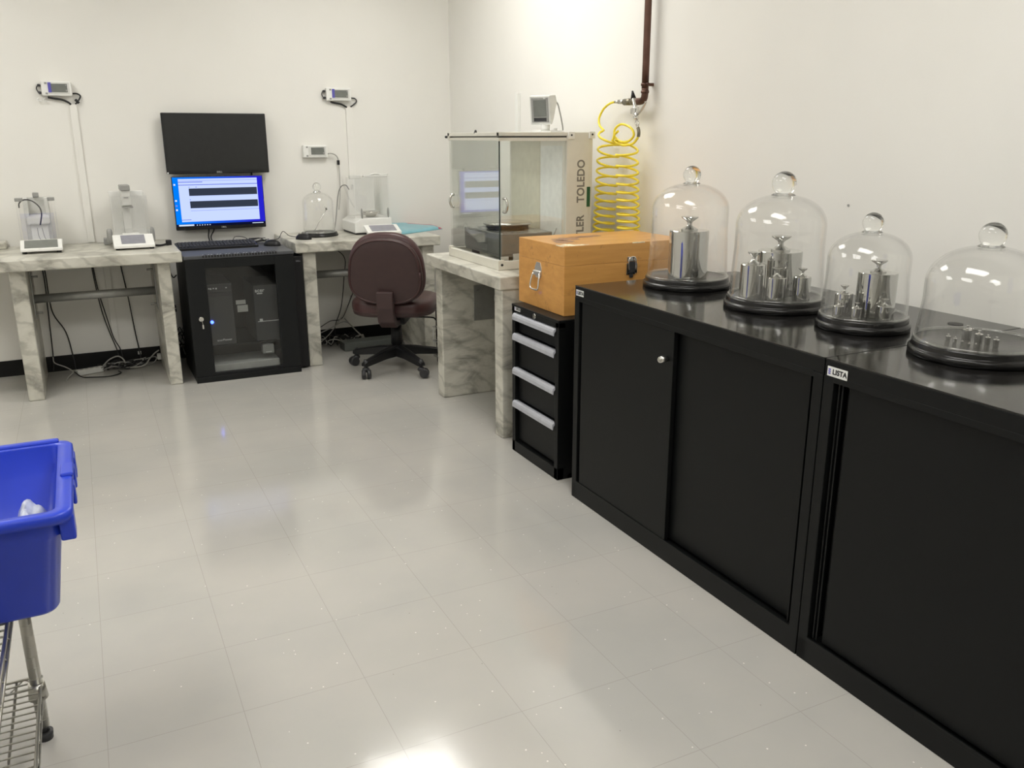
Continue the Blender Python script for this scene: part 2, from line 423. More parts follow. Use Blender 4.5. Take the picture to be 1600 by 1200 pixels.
# ceiling troffers
def lamp(x, y, label):
    t = thing('ceiling_light', label, 'ceiling light', (x, y, ZC), 'ceiling light panels')
    b = NB()
    for sx in (-1, 1): box(b, x+sx*.305-.012, x+sx*.305+.012, y-.61, y+.61, ZC-.02, ZC-.0005)
    for sy in (-1, 1): box(b, x-.317, x+.317, y+sy*.61-.012, y+sy*.61+.012, ZC-.02, ZC-.0005)
    obj('frame', b, whitep, t)
    b = NB(); box(b, x-.29, x+.29, y-.595, y+.595, ZC-.012, ZC-.002); obj('diffuser', b, lampm, t)
for x, y, s in ((1.5, 4.12, 'above the large comparator balance'), (-.95, 4.2, 'above the left marble table'), (.95, 1.3, 'above the black cabinets'),
                (-.95, 1.6, 'above the wire cart'), (.3, -.9, 'behind the viewer')):
    lamp(x, y, 'rectangular white ceiling light panel '+s)

# ------------------------------------------------------------------ marble tables
def bolt_plate(bm, x, y, z0, z1, sx):
    box(bm, x, x+sx*.006, y-.05, y+.05, z0, z1, .001)
    for zz in (z0+.03, z1-.03): cyl(bm, (x+sx*.005, y-.02, zz), (x+sx*.04, y-.02, zz), .006, n=10)
def marble_table(label, x0, x1, y0, y1, legs, beam, loc):
    t = thing('marble_table', label, 'table', loc, 'marble balance tables')
    b = NB(); box(b, x0, x1, y0, y1, .70, .76, .006); obj('tabletop', b, marblem, t)
    for (a0, a1, c0, c1) in legs:
        b = NB(); box(b, a0, a1, c0, c1, 0, .70, .006); obj('leg', b, marblem, t)
    return t
tA = marble_table('long marble balance table under the two small white balances, left of the black rack', -.62, .462, 5.02, 5.70,
                  [(-.378, -.300, 5.075, 5.66), (.334, .402, 5.075, 5.66)], None, (0, 5.36, 0))
b = NB(); cyl(b, (-.30, 5.35, .505), (.334, 5.35, .505), .024, n=20); obj('stretcher', b, galv, tA, 'grey metal tube between the legs')
b = NB(); bolt_plate(b, -.2995, 5.35, .40, .66, 1); obj('bracket', b, galv, tA)
b = NB(); bolt_plate(b, .3335, 5.35, .40, .66, -1); obj('bracket', b, galv, tA)
b = NB(); box(b, -.62, -.40, 5.56, 5.695, .7605, .80, .008)
single('marble_slab', b, marblem, 'small loose marble slab lying at the left end of the left table against the wall', 'slab', loc=(-.5, 5.63, .76))
tB = marble_table('marble balance table behind the maroon chair, between the black rack and the corner', 1.10, 2.015, 5.095, 5.70,
                  [(1.144, 1.224, 5.125, 5.66), (1.90, 1.98, 5.125, 5.66)], None, (1.55, 5.4, 0))
b = NB(); cyl(b, (1.224, 5.37, .525), (1.90, 5.37, .525), .024, n=20); obj('stretcher', b, galv, tB, 'grey metal tube between the legs')
tC = marble_table('marble balance table carrying the large glass enclosed balance, next to the drawer cabinet', 1.617, 2.34, 3.395, 4.306,
                  [(1.632, 2.30, 3.405, 3.485), (1.632, 2.30, 4.135, 4.215)], None, (1.98, 3.85, 0))
b = NB(); box(b, 1.815, 2.12, 4.128, 4.1345, .41, .60, .001)
for p in ((1.842, .445), (1.842, .57), (2.09, .445), (2.09, .57)): cyl(b, (p[0], 4.128, p[1]), (p[0], 4.119, p[1]), .009, n=6)
obj('bracket', b, galv, tC)
b = NB(); box(b, 1.815, 2.12, 3.4855, 3.492, .41, .60, .001); obj('bracket', b, galv, tC)
b = NB(); cyl(b, (1.965, 3.492, .52), (1.965, 4.128, .52), .036, n=24); obj('stretcher', b, galv, tC, 'grey metal tube between the leg slabs')

# ------------------------------------------------------------------ server rack with two computers inside
RX0, RX1, RY0, RY1, RZ = .473, 1.071, 5.03, 5.55, .728
t = thing('server_rack', 'black wall rack cabinet with a glass door standing between the two marble tables', 'server rack', ((RX0+RX1)/2, 5.3, 0))
b = NB()
box(b, RX0, RX0+.012, RY0+.02, RY1, .03, RZ-.02, .002); box(b, RX1-.012, RX1, RY0+.02, RY1, .03, RZ-.02, .002)
box(b, RX0, RX1, RY1-.012, RY1, .03, RZ-.02); box(b, RX0, RX1, RY0, RY1, 0, .035, .002)
for xx in (RX0+.03, RX1-.05): box(b, xx, xx+.02, RY0+.06, RY0+.08, .04, RZ-.03)
obj('body', b, rackm, t)
b = NB(); box(b, RX0-.004, RX1+.004, RY0-.004, RY1, RZ-.02, RZ, .004)
obj('top_panel', b, racktop, t)
b = NB()
for k in range(26):
    xx = RX0+.10+k*(RX1-RX0-.20)/25; box(b, xx-.0045, xx+.0045, RY0-.005, RY0+.045, RZ-.012, RZ+.0008)
    if k % 3 != 1 and k < 22: box(b, xx-.003, xx+.003, RY0+.008, RY0+.028, RZ-.001, RZ+.0014, mi=1)  # pale bits: reflections in the slots, put in as white boxes
obj('vent_slots_and_glints', b, [blackdeep, paper_glintm], t)
gx0, gx1, gz0, gz1 = .578, .962, .055, .655
b = NB()
box(b, RX0, gx0, RY0, RY0+.018, .037, RZ-.022, .003); box(b, gx1, RX1, RY0, RY0+.018, .037, RZ-.022, .003)
box(b, gx0-.002, gx1+.002, RY0, RY0+.018, gz1, RZ-.022, .003); box(b, gx0-.002, gx1+.002, RY0, RY0+.018, .037, gz0, .003)
dr = obj('door', b, rackm, t)
b = NB(); box(b, gx0-.001, gx1+.001, RY0+.008, RY0+.011, gz0-.001, gz1+.001); obj('glass_pane', b, tintpane, dr)
b = NB(); cyl(b, (.528, RY0, .375), (.528, RY0-.018, .375), .013, n=20); cyl(b, (.528, RY0-.018, .375), (.528, RY0-.022, .375), .009, n=16)
box(b, .5265, .5295, RY0-.034, RY0-.022, .371, .379)
tube(b, [(.528, RY0-.03, .372), (.531, RY0-.035, .36), (.533, RY0-.03, .345)], .0015, n=6)
box(b, .529, .537, RY0-.031, RY0-.029, .322, .345)
obj('lock', b, chrome, dr, 'chrome lock with keys')
b = NB(); box(b, RX0+.014, RX1-.014, RY0+.07, RY1-.014, .185, .195); obj('shelf', b, rackm, t)
b = NB(); box(b, .58, .955, RY0+.05, RY0+.30, .036, .085, .003); obj('equipment_panel', b, paper_glintm, t, 'pale grey panel at the bottom of the rack')

pc = thing('computer_tower', 'dark computer tower with a blue power light, left one inside the black rack', 'computer', (.645, 5.3, .195), 'computer towers in and beside the rack')
b = NB(); box(b, .575, .722, 5.105, 5.45, .197, .555, .004); obj('case', b, pcm, pc)
b = NB(); box(b, .572, .716, 5.098, 5.106, .48, .505, .001); box(b, .572, .716, 5.098, 5.106, .515, .545, .001); pieces('drive_bay', b, darkp, pc)
b = NB()
for k, x in enumerate((.577, .59, .60, .615, .63, .685)): box(b, x, x+.008, 5.0965, 5.098, .524+.003*(k % 2), .533)
text(b, 'acerPower', .018, face_my((.655, 5.1045, .225)), bold=.0003); obj('lettering', b, labelw, pc)
b = NB(); cyl(b, (.594, 5.106, .336), (.594, 5.096, .336), .009, n=16); obj('power_light', b, led, pc, 'glowing blue power light')
pc = thing('computer_tower', 'dark computer tower with a white logo, right one inside the black rack', 'computer', (.9, 5.3, .195), 'computer towers in and beside the rack')
b = NB(); box(b, .838, .985, 5.105, 5.45, .197, .53, .004); obj('case', b, pcm, pc)
b = NB(); text(b, 'acer', .03, face_my((.875, 5.1045, .498)), bold=.0006); box(b, .858, .89, 5.1035, 5.1045, .477, .484); obj('lettering', b, labelw, pc)
b = NB(); box(b, .852, .975, 5.103, 5.1045, .312, .316); box(b, .863, .880, 5.102, 5.1045, .315, .330); pieces('drive_bay', b, labelw, pc)
b = NB(); box(b, .75, .81, 5.16, 5.162, .37, .41); box(b, .745, .80, 5.163, 5.165, .415, .44)
single('paper_tag', b, paper_glintm, 'two pale paper tags hanging between the computers inside the black rack', 'tag', loc=(.78, 5.16, .37))
b = NB(); box(b, .865, .93, 5.09, 5.16, .12, .175, .004); box(b, .88, .915, 5.088, 5.0905, .128, .133, mi=1)
single('power_adapter', b, [midg, labelw], 'small grey box with a label at the bottom right inside the black rack', 'power adapter', loc=(.89, 5.12, .12))
pc = thing('computer_tower', 'slim black computer tower squeezed between the rack and the marble leg', 'computer', (1.11, 5.3, 0), 'computer towers in and beside the rack')
b = NB(); box(b, 1.079, 1.139, 5.105, 5.5, .008, .685, .004); obj('case', b, blackp, pc)
b = NB()
for k in range(4): box(b, 1.082+.045*(k % 2), 1.09+.045*(k % 2), 5.15+.25*(k//2), 5.18+.25*(k//2), 0, .0085)
pieces('foot', b, blackp, pc)
b = NB(); text(b, 'DELL', .012, face_my((1.112, 5.1045, .655))); obj('lettering', b, greyh, pc)

# keyboard, mice and cables on the rack
kz = RZ
t = thing('keyboard', 'long black computer keyboard lying on top of the rack', 'keyboard', (.71, 5.4, kz))
rx = Matrix.Rotation(.0, 4, 'X')
b = NB(); prism(b, [(5.30, kz), (5.30, kz+.014), (5.46, kz+.030), (5.475, kz+.028), (5.475, kz)], 0, .47, .925, bev=.003); obj('body', b, blackp, t)
b = NB()
for r in range(6):
    yy = 5.322+r*.0225; z = kz+.0145+(yy-5.30)*.1
    for c in range(22):
        xx = .482+c*.0197
        box(b, xx, xx+.0165, yy, yy+.018, z-.001, z+.006, .0015, seg=1)
obj('keys', b, darkp, t)
def mouse(label, x, y, z, ang):
    t = thing('computer_mouse', label, 'computer mouse', (x, y, z), 'black computer mice', local=True)
    b = NB(); sellip(b, (0, 0, .0), .031, .053, .036, .9, .85); bmesh.ops.bisect_plane(b, geom=b.verts[:]+b.edges[:]+b.faces[:], plane_co=(0, 0, .0005), plane_no=(0, 0, -1), clear_outer=True)
    bmesh.ops.holes_fill(b, edges=b.edges[:]); obj('shell', b, blackp, t)
    b = NB(); cyl(b, (-.004, .03, .030), (.004, .03, .030), .006, n=12); obj('scroll_wheel', b, midg, t)
    t.rotation_euler = (0, 0, ang); return t
mouse('black computer mouse on the right of the rack top', 1.013, 5.33, kz, .9)
mouse('black computer mouse on the marble table edge in front of the empty glass bell', 1.195, 5.285, .76, .7)
b = NB()
for k in range(6):
    p = [(.86+random.random()*.18, 5.42+random.random()*.08, kz+.006+random.random()*.03) for _ in range(5)]
    tube(b, p, .0025, n=6)
single('cable_bundle', b, cablek, 'tangle of thin black cables behind the mouse on the rack', 'cables', loc=(.95, 5.45, kz), kind='stuff')
b = NB(); tube(b, [(1.03, 5.46, kz+.02), (1.07, 5.42, kz+.03), (1.10, 5.42, .80), (1.13, 5.38, .775), (1.165, 5.32, .772)], .0022, n=6)
single('mouse_cable', b, cablek, 'thin black cable arching from the rack to the mouse on the marble table', 'cable')
b = NB(); tube(b, [(.80, 5.44, kz+.03), (.82, 5.46, kz+.05), (.87, 5.46, kz+.045), (.90, 5.47, kz+.025)], .0022, n=6)
single('keyboard_cable', b, cablek, 'thin black cable looping out of the back of the keyboard', 'cable')
for x, y, z, l in ((.93, 5.47, .021, 'middle'), (.99, 5.50, .021, 'right'), (.89, 5.50, .021, 'left')):
    b = NB(); box(b, x, x+.022, y, y+.014, kz+z-.02, kz+z+.004, .003)
    single('plug_connector', b, paper_glintm, l+' one of three pale plug connectors among the black cables on the rack', 'plug', loc=(x, y, kz))

# ------------------------------------------------------------------ monitors on the wall
def monitor(label, x0, x1, z0, z1, yf, logo):
    t = thing('wall_monitor', label, 'monitor', ((x0+x1)/2, YB, z0), 'wall mounted monitors')
    b = NB(); box(b, x0, x1, yf, yf+.022, z0, z1, .004); box(b, x0+.08, x1-.08, yf+.02, yf+.04, z0+.06, z1-.06, .008)
    bz = obj('housing', b, blackp, t)
    b = NB(); cx = (x0+x1)/2; cz = (z0+z1)/2; box(b, cx-.06, cx+.06, yf+.038, YB-.0005, cz-.06, cz+.06, .002); obj('wall_mount', b, blackm, t)
    return t
t = monitor('large black monitor switched off, upper of the two on the back wall', .487, 1.090, 1.147, 1.500, 5.645, 1)
b = NB(); box(b, .495, 1.082, 5.6435, 5.6449, 1.165, 1.492); obj('screen', b, mat('dark_screen', (.022, .023, .023), .25), t)
b = NB(); text(b, 'DELL', .014, face_my((.79, 5.6445, 1.1555))); box(b, .4885, .497, 5.6435, 5.645, 1.150, 1.158); obj('lettering', b, labelw, t)
t = monitor('lit monitor with a blue desktop and a window of two dark plots, above the keyboard', .507, 1.044, .812, 1.132, 5.645, 1)
b = NB()
def scr(x0, x1, z0, z1, mi, lay=0): box(b, x0, x1, 5.6442-.0003*lay-.0006, 5.6449, z0, z1, mi=mi)
sx0, sx1, sz0, sz1 = .511, 1.040, .834, 1.128
scr(sx0, sx1, sz0, sz1, 0)
scr(sx0, sx1, sz0, sz0+.014, 5, 1); scr(sx0+.012, sx0+.10, sz0+.003, sz0+.012, 4, 2)
for k in range(6): scr(sx0+.115+k*.015, sx0+.121+k*.015, sz0+.004, sz0+.009, 4, 2)
scr(sx1-.08, sx1-.012, sz0+.004, sz0+.008, 4, 2)
wx0, wx1 = .543, 1.008
scr(wx0, wx1, .862, 1.118, 1, 1)
scr(wx0, wx0+.14, 1.096, 1.101, 2, 2); scr(wx0, wx1, 1.105, 1.107, 2, 2); scr(wx0, wx1, 1.080, 1.085, 2, 2); scr(wx0, wx0+.055, .872, .876, 2, 2)
scr(.600, wx1-.004, 1.017, 1.061, 3, 2); scr(.600, wx1-.004, .943, .985, 3, 2)
scr(.600, wx1, .927, .929, 2, 2)
for k, (x, z) in enumerate(((.516, .985), (.516, .955), (.516, .93), (.516, 1.08))): scr(x, x+.010, z, z+.010, 4 if k != 1 else 2, 1)
scr(.60, .607, 1.067, 1.071, 2, 2); scr(.64, .648, 1.067, 1.071, 2, 2); scr(.60, .606, .992, .997, 2, 2)
screen = obj('screen', b, [scr_desk, scr_win, scr_line, scr_dark, scr_white, scr_bar], t, 'lit screen')
b = NB(); text(b, 'DELL', .013, face_my((.786, 5.6445, .8225))); obj('lettering', b, labelw, t)
for i, (x0, xb) in enumerate(((.70, .69), (.73, .705))):
    b = NB(); tube(b, [(x0, 5.685, .83), (x0-.003, 5.68, .80), (xb, 5.66, .765), (xb, 5.60, .73)], .004, n=8)
    single('monitor_cable', b, cablek, ('left' if i == 0 else 'right')+' of two black cables hanging below the lit monitor', 'cable')
b = NB(); box(b, .985, .993, 5.69, 5.709, 1.12, 1.16)
single('cable_clip', b, blackm, 'thin black strip between the two wall monitors', 'clip')

# ------------------------------------------------------------------ wall displays and raceways
def wall_display(label, x0, x1, z0, z1, purple, name='wall_display'):
    w = x1-x0; h = z1-z0
    t = thing(name, label, 'display unit', ((x0+x1)/2, YB, z0), 'small displays on the back wall')
    b = NB(); box(b, x0, x1, YB-.038, YB-.0005, z0, z1, .005); obj('housing', b, whitep, t)
    b = NB(); box(b, x0+.22*w, x1-.07*w, YB-.0395, YB-.037, z0+.12*h, z1-.10*h, .001); obj('bezel', b, greyp, t)
    b = NB(); box(b, x0+.32*w, x1-.14*w, YB-.041, YB-.039, z0+.24*h, z1-.18*h, .0005); s = obj('lcd_screen', b, lcdm, t)
    b = NB()
    for zz in (z0+.08*h, z1-.22*h): box(b, x0+.12*w, x0+.20*w, YB-.0395, YB-.0375, zz, zz+.13*h, .001)
    box(b, x1-.20*w, x1-.16*w, YB-.042, YB-.0408, z1-.3*h, z1-.24*h); box(b, x1-.20*w, x1-.16*w, YB-.042, YB-.0408, z0+.3*h, z0+.42*h)
    pieces('button', b, midg, t)
    if purple:
        b = NB(); box(b, x0+.225*w, x0+.33*w, YB-.0415, YB-.039, z0+.22*h, z1-.10*h); obj('display_strip', b, bluep, t, 'violet blue strip')
    return t
ta = wall_display('white wall display with violet strip, top left above the left marble table', -.116, .036, 1.586, 1.664, True)
tb_ = wall_display('white wall display with violet strip above the white cable duct, right of the monitors', 1.490, 1.652, 1.584, 1.662, True)
tc_ = wall_display('small white wall display without violet strip, above the glass bell on the marble table', 1.318, 1.476, 1.233, 1.310, False)
def cable(name, pts, r, m, label, sub=6, n=8):
    b = NB(); tube(b, pts, r, n=n, sub=sub); return single(name, b, m, label, 'cable')
Yc = YB-.014
def plugs(x, z):
    b = NB(); box(b, x-.016, x, YB-.03, YB-.006, z+.002, z+.016, .004); box(b, x-.016, x, YB-.026, YB-.006, z+.042, z+.056, .004)
    tube(b, [(x-.014, Yc, z+.05), (x-.022, Yc, z+.03), (x-.012, Yc, z+.005)], .003)
    return b
single('plug_connector', plugs(-.118, 1.592), darkp, 'dark plugs on the left side of the top left wall display', 'plug', loc=(-.13, 5.7, 1.6))
single('plug_connector', plugs(1.488, 1.592), darkp, 'dark plugs on the left side of the display above the white duct', 'plug', loc=(1.48, 5.7, 1.6))
cable('display_cable', [(-.09, Yc, 1.578), (-.06, Yc, 1.572), (-.02, Yc, 1.566), (.01, Yc, 1.552), (.022, Yc, 1.54)], .0055, cablek, 'black cable curving below the top left wall display into its duct')
cable('display_cable', [(.038, Yc, 1.600), (.06, Yc, 1.600), (.076, Yc, 1.588), (.066, Yc, 1.566), (.045, Yc, 1.543)], .0042, cablek, 'black cable looping from the right side of the top left wall display')
cable('display_cable', [(1.52, Yc, 1.577), (1.55, Yc, 1.570), (1.59, Yc, 1.563), (1.625, Yc, 1.545)], .0055, cablek, 'black cable curving below the display into the right white duct')
cable('display_cable', [(1.655, Yc, 1.602), (1.68, Yc, 1.600), (1.692, Yc, 1.583), (1.672, Yc, 1.563), (1.65, Yc, 1.548)], .0042, cablek, 'black cable looping from the right side of the display above the right white duct')
b = NB(); box(b, .048, .063, YB-.025, YB-.006, 1.545, 1.572, .003, rot=Matrix.Rotation(-.7, 4, 'Y')); single('ferrite_bead', b, blackp, 'black cable bead beside the top of the left duct', 'cable bead', loc=(.055, 5.69, 1.56))
b = NB()
for x in (-.135, -.105): tube(b, [(x, Yc, 1.575), (x-.008, Yc-.005, 1.562), (x+.012, Yc-.005, 1.556)], .003, n=6)
single('cable_clip', b, whitep, 'little white clips under the left end of the top left wall display', 'clip')
def raceway(label, x0, x1, z0, z1, y=YB):
    b = NB(); box(b, x0, x1, y-.014, y-.0005, z0, z1, .002); return single('cable_duct', b, wall_m, label, 'cable duct', loc=((x0+x1)/2, y, z0))
raceway('thin white cable duct running down the wall behind the left marble table', .012, .050, .762, 1.541)
raceway('wide white cable duct running down the wall behind the tall white balance', 1.618, 1.662, .762, 1.549)
raceway('white duct on the wall under the left marble table', .075, .11, .10, .69)
b = NB(); box(b, XR-.022, XR-.0005, 4.64, 4.675, 1.0, 1.60, .002); single('cable_duct', b, whitep, 'white duct on the right wall behind the glass enclosed balance', 'cable duct', loc=(XR, 4.66, 1.0))
# cable of display C
cable('display_cable', [(1.478, 5.68, 1.256), (1.50, 5.68, 1.258), (1.53, 5.68, 1.245), (1.545, 5.68, 1.21), (1.543, 5.66, 1.10), (1.52, 5.6, .98), (1.495, 5.55, .91)], .0034, cableg, 'grey cable hanging from the small wall display down beside the glass bell')
b = NB(); box(b, 1.536, 1.552, 5.672, 5.690, 1.185, 1.215, .003); single('ferrite_bead', b, blackp, 'black cable bead on the cable below the small wall display', 'cable bead', loc=(1.545, 5.68, 1.2))
b = NB(); tube(b, [(1.39, 5.46, .925), (1.37, 5.45, .895), (1.33, 5.43, .845), (1.30, 5.42, .80)], .0025, n=6); cyl(b, (1.392, 5.462, .918), (1.385, 5.458, .938), .006, n=10)
single('sensor_probe', b, satin, 'thin metal sensor probe on a cable leaning inside the bell by the balance', 'sensor')

# ------------------------------------------------------------------ analytical balances
def pane(b, x0, x1, y0, y1, z0, z1): box(b, x0, x1, y0, y1, z0, z1)
# A : far left
t = thing('analytical_balance', 'small white analytical balance at far left of the left table with a curved black cable', 'balance', (-.22, 5.4, .76), 'analytical balances on the back tables')
b = NB(); box(b, -.315, -.118, 5.36, 5.62, .775, .80, .006); obj('base', b, whitep, t)
b = NB(); prism(b, [(5.262, .772), (5.262, .786), (5.355, .826), (5.36, .800), (5.34, .772)], 0, -.318, -.116, bev=.003); c = obj('control_panel', b, whitep, t)
ang = math.atan2(.04, .093)
b = NB(); box(b, -.298, -.138, -.0405, .0405, -.001, .0012)
bmesh.ops.rotate(b, verts=b.verts[:], cent=(0, 0, 0), matrix=Matrix.Rotation(ang, 3, 'X')); bmesh.ops.translate(b, verts=b.verts[:], vec=(0, 5.3085, .8075)); obj('display', b, lcdm, c, 'grey display')
b = NB()
for y in (5.29, 5.58): 
    for x in (-.30, -.135): cyl(b, (x, y, .76), (x, y, .776), .012, n=12)
pieces('foot', b, darkp, t)
b = NB(); box(b, -.312, -.309, 5.37, 5.60, .80, 1.04); obj('draught_shield_pane', b, clearpane, t)
b = NB(); box(b, -.130, -.127, 5.37, 5.60, .80, 1.04); obj('draught_shield_pane', b, clearpane, t)
b = NB(); box(b, -.300, -.138, 5.366, 5.369, .80, 1.035); obj('draught_shield_pane', b, clearpane, t)
b = NB(); box(b, -.285, -.262, 5.50, 5.60, .80, 1.04, .003); box(b, -.180, -.160, 5.50, 5.60, .80, 1.04, .003); box(b, -.262, -.18, 5.58, 5.60, .80, 1.04, .002); obj('column', b, greyp, t)
b = NB(); box(b, -.275, -.165, 5.43, 5.60, .90, .945, .008); box(b, -.262, -.178, 5.45, 5.60, .80, .90, .004); obj('weighing_head', b, whitep, t)
b = NB(); box(b, -.315, -.278, 5.37, 5.40, 1.03, 1.048, .002); box(b, -.160, -.125, 5.37, 5.40, 1.03, 1.048, .002); box(b, -.235, -.205, 5.55, 5.60, 1.04, 1.065, .003); pieces('shield_catch', b, midg, t)
b = NB(); tube(b, [(-.30, 5.40, .995), (-.296, 5.40, 1.02), (-.27, 5.40, 1.037), (-.235, 5.40, 1.03), (-.205, 5.40, 1.0), (-.197, 5.40, .965), (-.205, 5.40, .925), (-.212, 5.40, .90)], .0035); obj('sensor_cable', b, darkp, t, 'black curved cable')
b = NB(); tube(b, [(-.228, 5.40, .885), (-.226, 5.40, .84), (-.215, 5.40, .81)], .002, n=6); tube(b, [(-.205, 5.40, .885), (-.20, 5.40, .84), (-.19, 5.40, .812)], .002, n=6); box(b, -.235, -.175, 5.39, 5.41, .806, .81); obj('hanger', b, midg, t)
# B
t = thing('analytical_balance', 'white analytical balance with a tall grey topped tower, nearer to the lit monitor', 'balance', (.24, 5.4, .76), 'analytical balances on the back tables')
b = NB(); box(b, .145, .345, 5.33, 5.62, .775, .805, .006); obj('base', b, whitep, t)
b = NB(); prism(b, [(5.205, .770), (5.205, .785), (5.325, .835), (5.335, .80), (5.31, .770)], 0, .136, .346, bev=.003); c = obj('control_panel', b, whitep, t)
b = NB(); box(b, .177, .300, -.048, .048, -.001, .0012); ang = math.atan2(.05, .12)
bmesh.ops.rotate(b, verts=b.verts[:], cent=(0, 0, 0), matrix=Matrix.Rotation(ang, 3, 'X')); bmesh.ops.translate(b, verts=b.verts[:], vec=(0, 5.268, .8125)); obj('display', b, lcdp, c, 'lilac grey display')
b = NB(); box(b, .19, .28, 5.345, 5.375, .806, .838, .003); obj('weighing_pan', b, whitep, t)
b = NB()
for y in (5.235, 5.58):
    for x in (.155, .33): cyl(b, (x, y, .76), (x, y, .776), .012, n=12)
pieces('foot', b, darkp, t)
for x in (.147, .337):
    b = NB(); box(b, x, x+.003, 5.36, 5.60, .805, 1.055); obj('draught_shield_pane', b, clearpane, t)
b = NB(); box(b, .155, .333, 5.352, 5.355, .805, 1.045); obj('draught_shield_pane', b, clearpane, t)
b = NB(); box(b, .150, .336, 5.592, 5.606, .805, 1.06, .003); obj('back_panel', b, whitep, t)
b = NB(); box(b, .212, .262, 5.44, 5.59, .985, 1.085, .004); box(b, .213, .255, 5.54, 5.59, .805, .99, .003); obj('tower', b, greyp, t)
b = NB(); box(b, .209, .263, 5.43, 5.59, 1.070, 1.098, .004); box(b, .210, .268, 5.43, 5.50, .972, .981, .002); box(b, .225, .248, 5.436, 5.441, 1.027, 1.034); obj('tower_cap', b, midg, t)
for x in (.128, .352):
    b = NB(); sellip(b, (x, 5.46, .815), .016, .03, .045, .6, .6); pieces('door_lever', b, midg, t)
# adapter at table corner
b = NB(); box(b, .415, .445, 5.34, 5.375, .7605, .79, .004); tube(b, [(.415, 5.345, .768), (.385, 5.32, .765), (.355, 5.315, .767)], .006)
single('power_adapter', b, blackp, 'small black power plug at the right end of the left marble table', 'power adapter', loc=(.43, 5.36, .76))
b = NB(); box(b, .095, .135, 5.52, 5.58, .7605, .80, .006); single('power_adapter', b, midg, 'grey plug box left of the balance with the tall tower', 'power adapter', loc=(.11, 5.55, .76))
# C
t = thing('analytical_balance', 'tall clear white analytical balance on the table behind the maroon chair, dish inside', 'balance', (1.67, 5.5, .76), 'analytical balances on the back tables')
b = NB(); prism(b, [(1.540, .772), (1.540, .835), (1.585, .862), (1.785, .862), (1.79, .772)], 1, 5.36, 5.66, bev=.005); obj('base', b, whitep, t)
b = NB(); box(b, 1.545, 1.785, 5.37, 5.65, .7605, .776, .004); pieces('foot', b, darkp, t)
for x in (1.548, 1.778):
    b = NB(); box(b, x, x+.003, 5.38, 5.64, .862, 1.115); obj('draught_shield_pane', b, clearpane, t)
b = NB(); box(b, 1.556, 1.772, 5.372, 5.375, .862, 1.115); obj('draught_shield_pane', b, clearpane, t)
b = NB(); box(b, 1.575, 1.755, 5.60, 5.64, .862, 1.11, .006); obj('back_panel', b, whitep, t)
b = NB(); box(b, 1.550, 1.783, 5.365, 5.64, 1.117, 1.121); obj('top_pane', b, clearpane, t)
b = NB(); box(b, 1.523, 1.598, 5.36, 5.39, 1.109, 1.131, .003); box(b, 1.61, 1.77, 5.36, 5.385, 1.116, 1.128, .003); tube(b, [(1.65, 5.37, 1.128), (1.69, 5.365, 1.136), (1.73, 5.37, 1.130), (1.775, 5.37, 1.133)], .005); obj('shield_handle', b, greyp, t)
for x in (1.592, 1.765):
    b = NB(); sellip(b, (x, 5.365, .893), .006, .012, .032, .8, .8); pieces('door_lever', b, midg, t)
b = NB(); lathe(b, [(0, .005), (.03, .005), (.033, .012), (.055, .028), (.06, .036), (.055, .033), (.03, .018), (0, .016)], (1.672, 5.44, .862)); obj('weighing_pan', b, satin, t, 'shallow steel dish')
cable('sensor_cable', [(1.46, 5.56, .77), (1.475, 5.56, .85), (1.495, 5.55, 1.0), (1.51, 5.52, 1.055), (1.530, 5.48, 1.065), (1.541, 5.45, 1.04)], .0035, midg, 'grey cable rising from the table into the left side of the tall balance')
t = thing('balance_terminal', 'white tablet shaped terminal with a lilac screen lying tilted in front of the tall balance', 'terminal', (1.69, 5.26, .76))
tr = Matrix.Translation((1.69, 5.262, .798)) @ Matrix.Rotation(-.06, 4, 'Z') @ Matrix.Rotation(.30, 4, 'X')
b = NB(); box(b, -.108, .108, -.062, .062, -.009, .009, .004); bmesh.ops.transform(b, matrix=tr, verts=b.verts[:]); obj('housing', b, whitep, t)
b = NB(); box(b, -.078, .082, -.045, .048, .0085, .0102); bmesh.ops.transform(b, matrix=tr, verts=b.verts[:]); obj('screen', b, lcdp, t)
b = NB(); prism(b, [(5.215, .7605), (5.215, .772), (5.31, .802), (5.31, .7605)], 0, 1.60, 1.78); obj('stand', b, greyp, t)
# teal bag
b = NB()
nx, ny = 22, 14; V = {}
for top in (1, 0):
    for i in range(nx+1):
        for j in range(ny+1):
            u, v = i/nx, j/ny
            lo = 5.235+.20*u; hi = 5.685-(.19*max(0, u-.5)/.5)
            x = 1.79+.375*u; y = lo+(hi-lo)*v
            e = min(u, 1-u, v, 1-v); h = .004+(.014+.026*v*(1-.6*u))*min(1, e*7)**.5*(1+.10*math.sin(9*u+5*v))
            V[top, i, j] = b.verts.new((x, y, .7612+(h if top else 0)))
for top in (1, 0):
    for i in range(nx):
        for j in range(ny):
            f = b.faces.new((V[top, i, j], V[top, i+1, j], V[top, i+1, j+1], V[top, i, j+1])); f.smooth = True
            if (i > 10 and j > ny-5) or i > nx-3: f.material_index = 1
for i in range(nx):
    for j in (0, ny): b.faces.new((V[0, i, j], V[0, i+1, j], V[1, i+1, j], V[1, i, j]))
for j in range(ny):
    for i in (0, nx): b.faces.new((V[0, i, j], V[0, i, j+1], V[1, i, j+1], V[1, i, j]))
single('plastic_pouch', b, [teal, redp], 'flat teal plastic pouch with magenta edges on the right of the table behind the chair', 'pouch', loc=(2.0, 5.4, .76))

